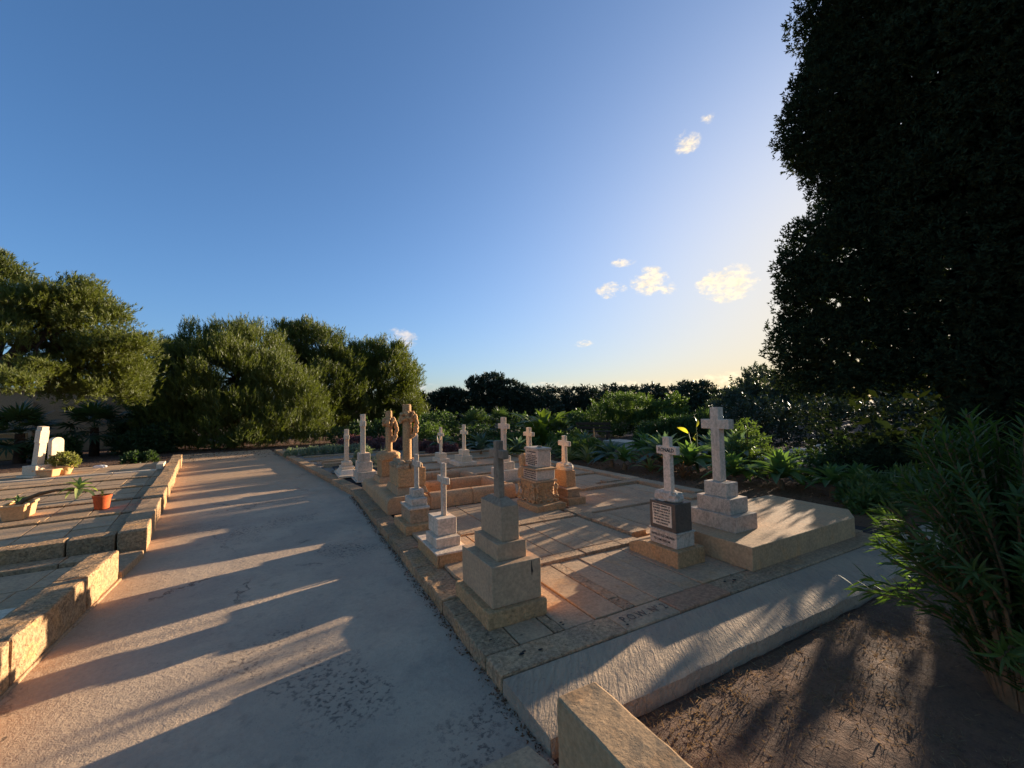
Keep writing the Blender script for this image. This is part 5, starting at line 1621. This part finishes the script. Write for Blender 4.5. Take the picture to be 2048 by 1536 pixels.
# 6/7 the two rounded kerbed graves with wreathed columns
def ring_grave(label, x0, x1, y0, y1, zt, wd, group):
    t_ = thing('kerbed_grave', label, 'grave', ((x0 + x1) / 2, (y0 + y1) / 2, 0.1), group)

    def bolster(a0, a1, b0, b1, sd):
        alongx = (a1 - a0) > (b1 - b0)
        wdt, ln = ((b1 - b0), (a1 - a0)) if alongx else ((a1 - a0), (b1 - b0))
        hgt = zt - 0.1
        r_ = min(0.085, wdt * 0.42, hgt * 0.5)
        pf = [(-wdt / 2, 0), (wdt / 2, 0)] + [(wdt / 2 - r_ + r_ * math.cos(q), hgt - r_ + r_ * math.sin(q)) for q in np.linspace(0, math.pi / 2, 6)] + [(-wdt / 2 + r_ + r_ * math.cos(q), hgt - r_ + r_ * math.sin(q)) for q in np.linspace(math.pi / 2, math.pi, 6)]
        bm = prism_bm(pf, ln, 0, 1, 'X')
        n_ = max(2, int(ln / 0.15))
        for i in range(1, n_):
            bmesh.ops.bisect_plane(bm, geom=bm.verts[:] + bm.edges[:] + bm.faces[:], plane_co=((i / n_ - 0.5) * ln, 0, 0), plane_no=(1, 0, 0))
        bmesh.ops.bevel(bm, geom=[e for e in bm.edges if len(e.link_faces) == 2 and e.calc_face_angle(0) > 1.2], offset=0.008, segments=2, affect='EDGES')
        wobble(bm, 0.004, 7, sd)
        o = link('kerb_stone', bm_mesh('kerb_stone', bm, 'trough_stone', 45), t_)
        o.location = Vector(((a0 + a1) / 2, (b0 + b1) / 2, 0.1)) - t_.location
        if not alongx:
            o.rotation_euler = (0, 0, math.pi / 2)
    g = 0.003
    bolster(x0, x0 + 0.62, y0, y1, 1)
    xs_ = [x0 + 0.62 + g, x0 + 1.30, x1]
    for i in range(2):
        bolster(xs_[i], xs_[i + 1] - g, y0, y0 + wd, 3 + i)
        bolster(xs_[i], xs_[i + 1] - g, y1 - wd, y1, 5 + i)
    bolster(x1 - wd, x1 - g, y0 + wd + g, y1 - wd - g, 7)
    bm = box_bm(x1 - x0 - 0.6 - wd, y1 - y0 - 2 * wd, 0.04, 0)
    o = link('infill', bm_mesh('infill', bm, 'gravel_bed'), t_)
    o.location = Vector(((x0 + 0.6 + x1 - wd) / 2, (y0 + y1) / 2, 0.1)) - t_.location
    return t_


ring_grave('rounded stone kerbing in front of the taller wreathed column', 1.242, 3.30, 6.075, 7.24, 0.333, 0.2, 'kerbed graves of the wreathed columns')
ring_grave('lower rounded stone kerbing around the shorter wreathed column', 1.252, 3.32, 7.26, 8.38, 0.29, 0.2, 'kerbed graves of the wreathed columns')


def column(label, cx, cy, r, z0, z1, wz0, wz1, seed, plinth, parts, tail):
    t_ = thing('broken_column', label, 'gravestone', (cx, cy, plinth[0]), GR)
    for nm, lim, tp, mat, bv in parts:
        x0, x1, y0, y1, a, b = lim
        block(t_, nm, x0, x1, y0, y1, a, b, mat, bv, 0.005, 0.05, 12, 2, tp)
    bm = lathe_bm([(r * 1.15, z0 - 0.06), (r * 1.12, z0 + 0.02), (r, z0 + 0.05), (r * 0.99, (z0 + z1) / 2), (r * .97, z1 - 0.02), (r * .9, z1 + 0.002)], 24)
    for v in bm.verts:
        if v.co.z > z1 - 0.03:
            v.co.z += 0.018 * noise.noise(v.co * 14 + Vector((seed, 0, 0)))
        v.co += noise.noise_vector(v.co * 12) * 0.002
        v.co.z -= plinth[0]
    link('shaft', bm_mesh('shaft', bm, 'limestone', 50), t_)
    # garland: knobbly ring with a hanging tail
    bm = bmesh.new()
    rr = random.Random(seed)
    zc = (wz0 + wz1) / 2
    hh = (wz1 - wz0) / 2
    for i in range(46):
        a = rr.uniform(0, 6.283)
        q = r + rr.uniform(0.01, 0.045)
        sz = rr.uniform(0.022, 0.038)
        M4 = Matrix.Translation((math.cos(a) * q, math.sin(a) * q, zc + rr.uniform(-.75, .75) * hh - plinth[0])) @ Euler((rr.uniform(0, 3), rr.uniform(0, 3), 0)).to_matrix().to_4x4() @ Matrix.Diagonal((sz, sz, sz * 0.6, 1))
        bmesh.ops.create_icosphere(bm, subdivisions=2, radius=1, matrix=M4)
    for i in range(22):
        f = i / 21
        zz = wz1 - 0.02 - f * (wz1 - tail)
        bulge = math.sin(f * math.pi)
        ang = -0.45
        q = r + 0.02 + 0.06 * bulge
        sz = rr.uniform(0.022, 0.034)
        M4 = Matrix.Translation((math.cos(ang) * q + rr.uniform(-.012, .012), math.sin(ang) * q + rr.uniform(-.03, .03), zz - plinth[0])) @ Matrix.Diagonal((sz, sz * 1.2, sz * 1.3, 1))
        bmesh.ops.create_icosphere(bm, subdivisions=2, radius=1, matrix=M4)
    for v in bm.verts:
        v.co += noise.noise_vector(v.co * 45) * 0.006
    link('wreath', bm_mesh('wreath', bm, 'limestone', 50), t_)
    return t_


c1 = column('taller broken column with carved wreath on a rubble-topped plinth', 1.63, 6.5, 0.067, 0.76, 1.655, 1.36, 1.545, 3, (0.333,),
            (('flare', (1.395, 1.87, 6.195, 6.98, 0.3335, 0.44), (0.86, 0.80), 'trough_stone', 0.008), ('plinth', (1.43, 1.84, 6.24, 6.83, 0.4405, 0.70), (1, 1), 'limestone', 0.008)), 1.18)
rr = random.Random(12)
k = 0
for lay in range(2):
    for i in range(4 if lay == 0 else 3):
        for j in range(6 if lay == 0 else 5):
            x = 1.47 + i * 0.098 + lay * 0.05 + rr.uniform(-.012, .012)
            y = 6.28 + j * 0.098 + lay * 0.05 + rr.uniform(-.012, .012)
            if (x - 1.63) ** 2 + (y - 6.5) ** 2 < 0.085 ** 2:
                continue
            s = rr.uniform(0.046, 0.056)
            rock(c1, 'rubble_stone', x - s, x + s, y - s, y + s, 0.702 + lay * 0.05, 0.768 + lay * 0.048 + rr.uniform(0, .01), 'limestone_grey', k * 1.3, 2, 0.25)
            k += 1
c2 = column('shorter broken column with wreath and hanging garland on draped plinth', 1.64, 7.87, 0.060, 0.80, 1.552, 1.27, 1.43, 8, (0.29,),
            (('flare', (1.414, 1.84, 7.60, 8.25, 0.2905, 0.38), (0.86, 0.82), 'trough_stone', 0.008), ('plinth', (1.476, 1.80, 7.70, 8.14, 0.3805, 0.684), (0.98, 0.98), 'limestone', 0.008)), 1.03)
rock(c2, 'stone_drape', 1.44, 1.84, 7.66, 8.2, 0.66, 0.83, 'limestone', 6.6, 3, 0.16, 2.5)
bm = bmesh.new()
tube_into(bm, [(-0.066, -0.05, 0), (-0.082, -0.062, 0), (-0.09, -0.068, 0)], [0.055, 0.055, 0.04], 18)
o = link('disc', bm_mesh('disc', bm, 'limestone', 40), c2)
o.location = (0.03, -0.03, 1.345 - 0.29)

# 8 and 9 white crosses further along the path
t_ = thing('cross_monument', 'tall weathered white cross on three blocks beyond the columns', 'gravestone', (1.43, 9.45, 0.1), GR)
block(t_, 'base', 1.235, 1.72, 9.06, 9.92, 0.10, 0.122, 'marble', 0.003)
block(t_, 'step', 1.272, 1.655, 9.163, 9.82, 0.1225, 0.285, 'marble', 0.003)
block(t_, 'step', 1.30, 1.585, 9.25, 9.68, 0.2855, 0.484, 'marble', 0.003)
block(t_, 'step', 1.325, 1.55, 9.30, 9.60, 0.4845, 0.664, 'marble', 0.003)
cross(t_, 1.42, 9.45, 0.6645, 1.49, 0.085, 0.12, 0.16, 1.232, 1.345, 'marble_white', 1.15)
t_ = thing('cross_monument', 'white cross on a sloping stepped base, farthest along the path', 'gravestone', (1.2, 10.5, 0.1), GR)
block(t_, 'base', 0.985, 1.44, 9.86, 10.9, 0.10, 0.145, 'marble_white', 0.006)
block(t_, 'sloped_base', 1.02, 1.40, 9.98, 10.88, 0.1455, 0.235, 'marble_white', 0.004, taper=(0.72, 0.7))
block(t_, 'step', 1.08, 1.36, 10.25, 10.74, 0.2355, 0.29, 'marble_white', 0.01, seg=2)
block(t_, 'step', 1.115, 1.33, 10.36, 10.68, 0.2905, 0.39, 'marble_white', 0.02, seg=3)
cross(t_, 1.22, 10.55, 0.3905, 1.132, 0.09, 0.13, 0.17, 0.905, 1.0, 'marble_white', 1.05)

# 10..13 second row
t_ = thing('cross_monument', 'tall pale cross on white steps behind the nearest monument', 'gravestone', (3.9, 7.65, 0.1), GR)
block(t_, 'step', 3.745, 4.09, 7.34, 7.96, 0.10, 0.336, 'marble_white', 0.004)
block(t_, 'step', 3.79, 4.02, 7.44, 7.86, 0.3365, 0.483, 'marble_white', 0.004)
block(t_, 'step', 3.83, 3.98, 7.52, 7.80, 0.4835, 0.60, 'marble_white', 0.004)
cross(t_, 3.90, 7.66, 0.6005, 1.375, 0.07, 0.125, 0.195, 1.14, 1.24, 'marble_white', 1.05)
t_ = thing('cross_monument', 'white cross on three broad steps behind the hollow kerbing', 'gravestone', (4.0, 10.2, 0.1), GR)
block(t_, 'step', 3.77, 4.24, 9.84, 10.62, 0.10, 0.208, 'marble_white', 0.004)
block(t_, 'step', 3.87, 4.16, 9.95, 10.46, 0.2085, 0.355, 'marble_white', 0.004)
block(t_, 'step', 3.95, 4.12, 10.06, 10.38, 0.3555, 0.498, 'marble_white', 0.004)
cross(t_, 4.04, 10.22, 0.4985, 1.14, 0.06, 0.10, 0.20, 0.895, 0.985, 'marble_white', 1.05)
t_ = thing('cross_monument', 'small white draped cross on two blocks at the far right', 'gravestone', (3.7, 11.1, 0.1), GR)
t_['label'] = 'small white draped cross on two blocks, left of the broad-stepped cross'
block(t_, 'step', 3.567, 3.86, 10.78, 11.42, 0.10, 0.223, 'marble_white', 0.004)
block(t_, 'step', 3.60, 3.80, 10.88, 11.30, 0.2235, 0.364, 'marble_white', 0.004)
cross(t_, 3.70, 11.08, 0.3645, 1.06, 0.055, 0.10, 0.20, 0.82, 0.90, 'marble_white', 1.05)
bm = bmesh.new()
rr = random.Random(2)
tube_into(bm, [(-.035, -0.19, 0.88), (-.045, -0.15, 0.80), (-.05, -0.06, 0.70), (-.04, -.02, 0.62)], [0.012, 0.02, 0.018, 0.01], 8)
tube_into(bm, [(-.035, 0.19, 0.82), (-.045, 0.12, 0.72), (-.05, 0.05, 0.62)], [0.01, 0.016, 0.01], 8)
for v in bm.verts:
    v.co.z -= 0.1
link('drape', bm_mesh('drape', bm, 'marble_white', 60), t_)
t_ = thing('cross_monument', 'white cross rising behind the carved scroll monument', 'gravestone', (4.55, 7.75, 0.1), GR)
block(t_, 'step', 4.36, 4.74, 7.45, 8.05, 0.10, 0.24, 'marble_white', 0.004)
block(t_, 'step', 4.42, 4.68, 7.55, 7.95, 0.2405, 0.38, 'marble_white', 0.004)
cross(t_, 4.55, 7.75, 0.3805, 1.135, 0.065, 0.115, 0.185, 0.952, 1.035, 'marble_white', 1.05)
t_ = thing('headstone', 'plain narrow pale stele just right of the taller column', 'gravestone', (3.45, 12.75, 0.05), GR)
pts = [(-0.13, 0), (0.13, 0), (0.115, 0.70), (0.0, 0.80), (-0.115, 0.70)]
link('slab', bm_mesh('slab', prism_bm(pts, 0.11, 0.006, 1, 'X'), 'marble'), t_)

# 14 carved scroll monument
t_ = thing('scroll_monument', 'inscribed monument on a carved scrollwork base, broken top', 'gravestone', (3.27, 5.25, 0.1), GR)
block(t_, 'base', 3.022, 3.517, 4.968, 5.535, 0.10, 0.206, 'limestone', 0.005, 0.002, 0.12)
# concave core
bm = bmesh.new()
core = [(0.206, 1.0), (0.24, 0.97), (0.30, 0.90), (0.36, 0.875), (0.42, 0.90), (0.465, 0.95), (0.481, 0.96)]
rings = []
for z, f in core:
    hx, hy = 0.196 * f, 0.252 * f
    ch = 0.05
    rings.append([bm.verts.new((a, b, z)) for a, b in ((-hx + ch, -hy), (hx - ch, -hy), (hx, -hy + ch), (hx, hy - ch), (hx - ch, hy), (-hx + ch, hy), (-hx, hy - ch), (-hx, -hy + ch))])
for i in range(len(rings) - 1):
    for k in range(8):
        bm.faces.new((rings[i][k], rings[i][(k + 1) % 8], rings[i + 1][(k + 1) % 8], rings[i + 1][k]))
bm.faces.new(rings[0][::-1])
bm.faces.new(rings[-1])
for v in bm.verts:
    v.co += Vector((3.297, 5.385 - 0.0, 0)) - t_.location - Vector((0, 0, 0))
o = link('carved_base', bm_mesh('carved_base', bm, 'limestone', 30), t_)
# scrolls
bm = bmesh.new()
CX, CY, HX, HY = 3.297, 5.385, 0.196, 0.252


def spiral(face, c0, zc, r0, turns, sgn, start):
    pts, rads = [], []
    for i in range(26):
        f = i / 25
        a = start + sgn * turns * 2 * math.pi * f
        rr_ = r0 * (1 - 0.8 * f)
        u = c0 + math.cos(a) * rr_
        z = zc + math.sin(a) * rr_
        k = 0.012
        p = (CX + u, CY - HY - k, z) if face == 'y' else (CX - HX - k, CY + u, z)
        pts.append(p)
        rads.append(0.0135 * (1 - 0.35 * f))
    tube_into(bm, pts, rads, 7)


for face, h in (('y', HX), ('x', HY)):
    for sg in (-1, 1):
        spiral(face, sg * (h - 0.052), 0.262, 0.050, 1.5, sg, -math.pi / 2)
        spiral(face, sg * (h - 0.055), 0.425, 0.036, 1.2, -sg, math.pi / 2)
        pts = []
        for i in range(9):
            f = i / 8
            u = sg * (h - 0.01 - 0.03 * math.sin(f * math.pi))
            z = 0.27 + 0.17 * f
            pts.append((CX + u, CY - HY - 0.006, z) if face == 'y' else (CX - HX - 0.006, CY + u, z))
        tube_into(bm, pts, [0.012] * 9, 7)
        pts = []
        for i in range(12):
            f = i / 11
            u = sg * (h - 0.055) * (1 - f)
            z = 0.214 + 0.03 * math.sin(f * math.pi * 2.5) * (1 - f * .5) + 0.012
            pts.append((CX + u, CY - HY - 0.012, z) if face == 'y' else (CX - HX - 0.012, CY + u, z))
        tube_into(bm, pts, [0.012] * 12, 7)
for v in bm.verts:
    v.co -= t_.location
link('scrollwork', bm_mesh('scrollwork', bm, 'limestone', 60), t_)
bm = bmesh.new()
rr = random.Random(21)
for i in range(70):
    u, z = rr.uniform(-.75, .75), rr.uniform(0.265, 0.44)
    s = rr.uniform(0.010, 0.019)
    if i % 2:
        p = (CX - HX * 0.9 - 0.004, CY + u * HY, z)
    else:
        p = (CX + u * HX, CY - HY * 0.9 - 0.004, z)
    M4 = Matrix.Translation(Vector(p) - t_.location) @ Euler((rr.uniform(0, 3), rr.uniform(0, 3), rr.uniform(0, 3))).to_matrix().to_4x4() @ Matrix.Diagonal((s * 1.5, s, s * .7, 1))
    bmesh.ops.create_icosphere(bm, subdivisions=1, radius=1, matrix=M4)
o = link('leaf_carving', bm_mesh('leaf_carving', bm, 'limestone', 50), t_)
o['kind'] = 'stuff'
block(t_, 'moulding', 3.125, 3.50, 5.155, 5.60, 0.4815, 0.515, 'trough_stone', 0.012, seg=2)
block(t_, 'lower_die', 3.165, 3.475, 5.19, 5.575, 0.5155, 0.655, 'marble', 0.004)
block(t_, 'moulding', 3.14, 3.50, 5.165, 5.60, 0.6555, 0.682, 'trough_stone', 0.010, seg=2)
block(t_, 'upper_die', 3.255, 3.48, 5.29, 5.665, 0.6825, 0.925, 'marble', 0.004)
bm = box_bm(0.25, 0.405, 0.04, 0.012, 2)
o = link('cap', bm_mesh('cap', bm, 'marble_grey'), t_)
o.location = Vector((3.367, 5.477, 0.9255)) - t_.location
rock(t_, 'broken_stub', 3.34, 3.41, 5.40, 5.47, 0.955, 0.985, 'cross_dark', 9.0, 2)
rock(t_, 'scroll_stone', 3.20, 3.34, 5.66, 5.82, 0.66, 0.86, 'limestone', 2.2, 3, 0.3)
rock(t_, 'scroll_stone', 3.14, 3.3, 5.58, 5.76, 0.49, 0.66, 'limestone', 5.2, 3, 0.3)
for i, (s, wd) in enumerate((('IN LOVING MEMORY', .26), ('OF', .03), ('LADY TRAIN', .24), ('OF THE LATE WM TRAIN', .33), ('ROYAL NAVY', .25), ('WHO DEPARTED THIS LIFE', .32), ('AND HIS DAUGHTER EVA', .33), ('BORN 1856 DIED 1898', .21))):
    text_part(t_, s, 3.2535, 5.478, 0.900 - i * 0.0265, 0.024, bold=0.03, width=wd)
for i, (s, wd) in enumerate((('THE LORD GAVE AND THE LORD', .33), ('HATH TAKEN AWAY BLESSED BE', .34), ('THE NAME OF THE LORD FOR HE', .34), ('HATH DONE ALL THINGS WELL', .33))):
    text_part(t_, s, 3.1635, 5.383, 0.636 - i * 0.031, 0.027, bold=0.03, width=wd)

# 15 rock cross
t_ = thing('cross_monument', 'small white cross on rockwork over a yellow limestone pillar', 'gravestone', (3.85, 5.45, 0.1), GR)
block(t_, 'base', 3.66, 3.985, 5.123, 5.65, 0.10, 0.205, 'limestone', 0.006, 0.002, 0.12)
block(t_, 'step', 3.715, 3.935, 5.20, 5.58, 0.2055, 0.312, 'limestone_grey', 0.004)
block(t_, 'moulding', 3.703, 3.947, 5.188, 5.592, 0.3125, 0.33, 'limestone_grey', 0.006)
block(t_, 'pillar', 3.785, 3.965, 5.335, 5.66, 0.3305, 0.575, 'limestone', 0.004, taper=(0.96, 0.96))
rock(t_, 'rockwork', 3.775, 3.97, 5.33, 5.66, 0.5755, 0.70, 'marble_white', 7.0, 3)
cross(t_, 3.865, 5.485, 0.66, 1.115, 0.045, 0.085, 0.145, 0.955, 1.03, 'marble_white', 1.25, lean=0.02)
bw = thing('white_wrap', 'crumpled white wrapping lying at the back of the left plot', 'litter', (-4.31, 14.77, 0.21))
rock(bw, 'wrap', -4.45, -4.17, 14.7, 14.85, 0.211, 0.28, 'white_plastic', 3.0, 3, 0.5)
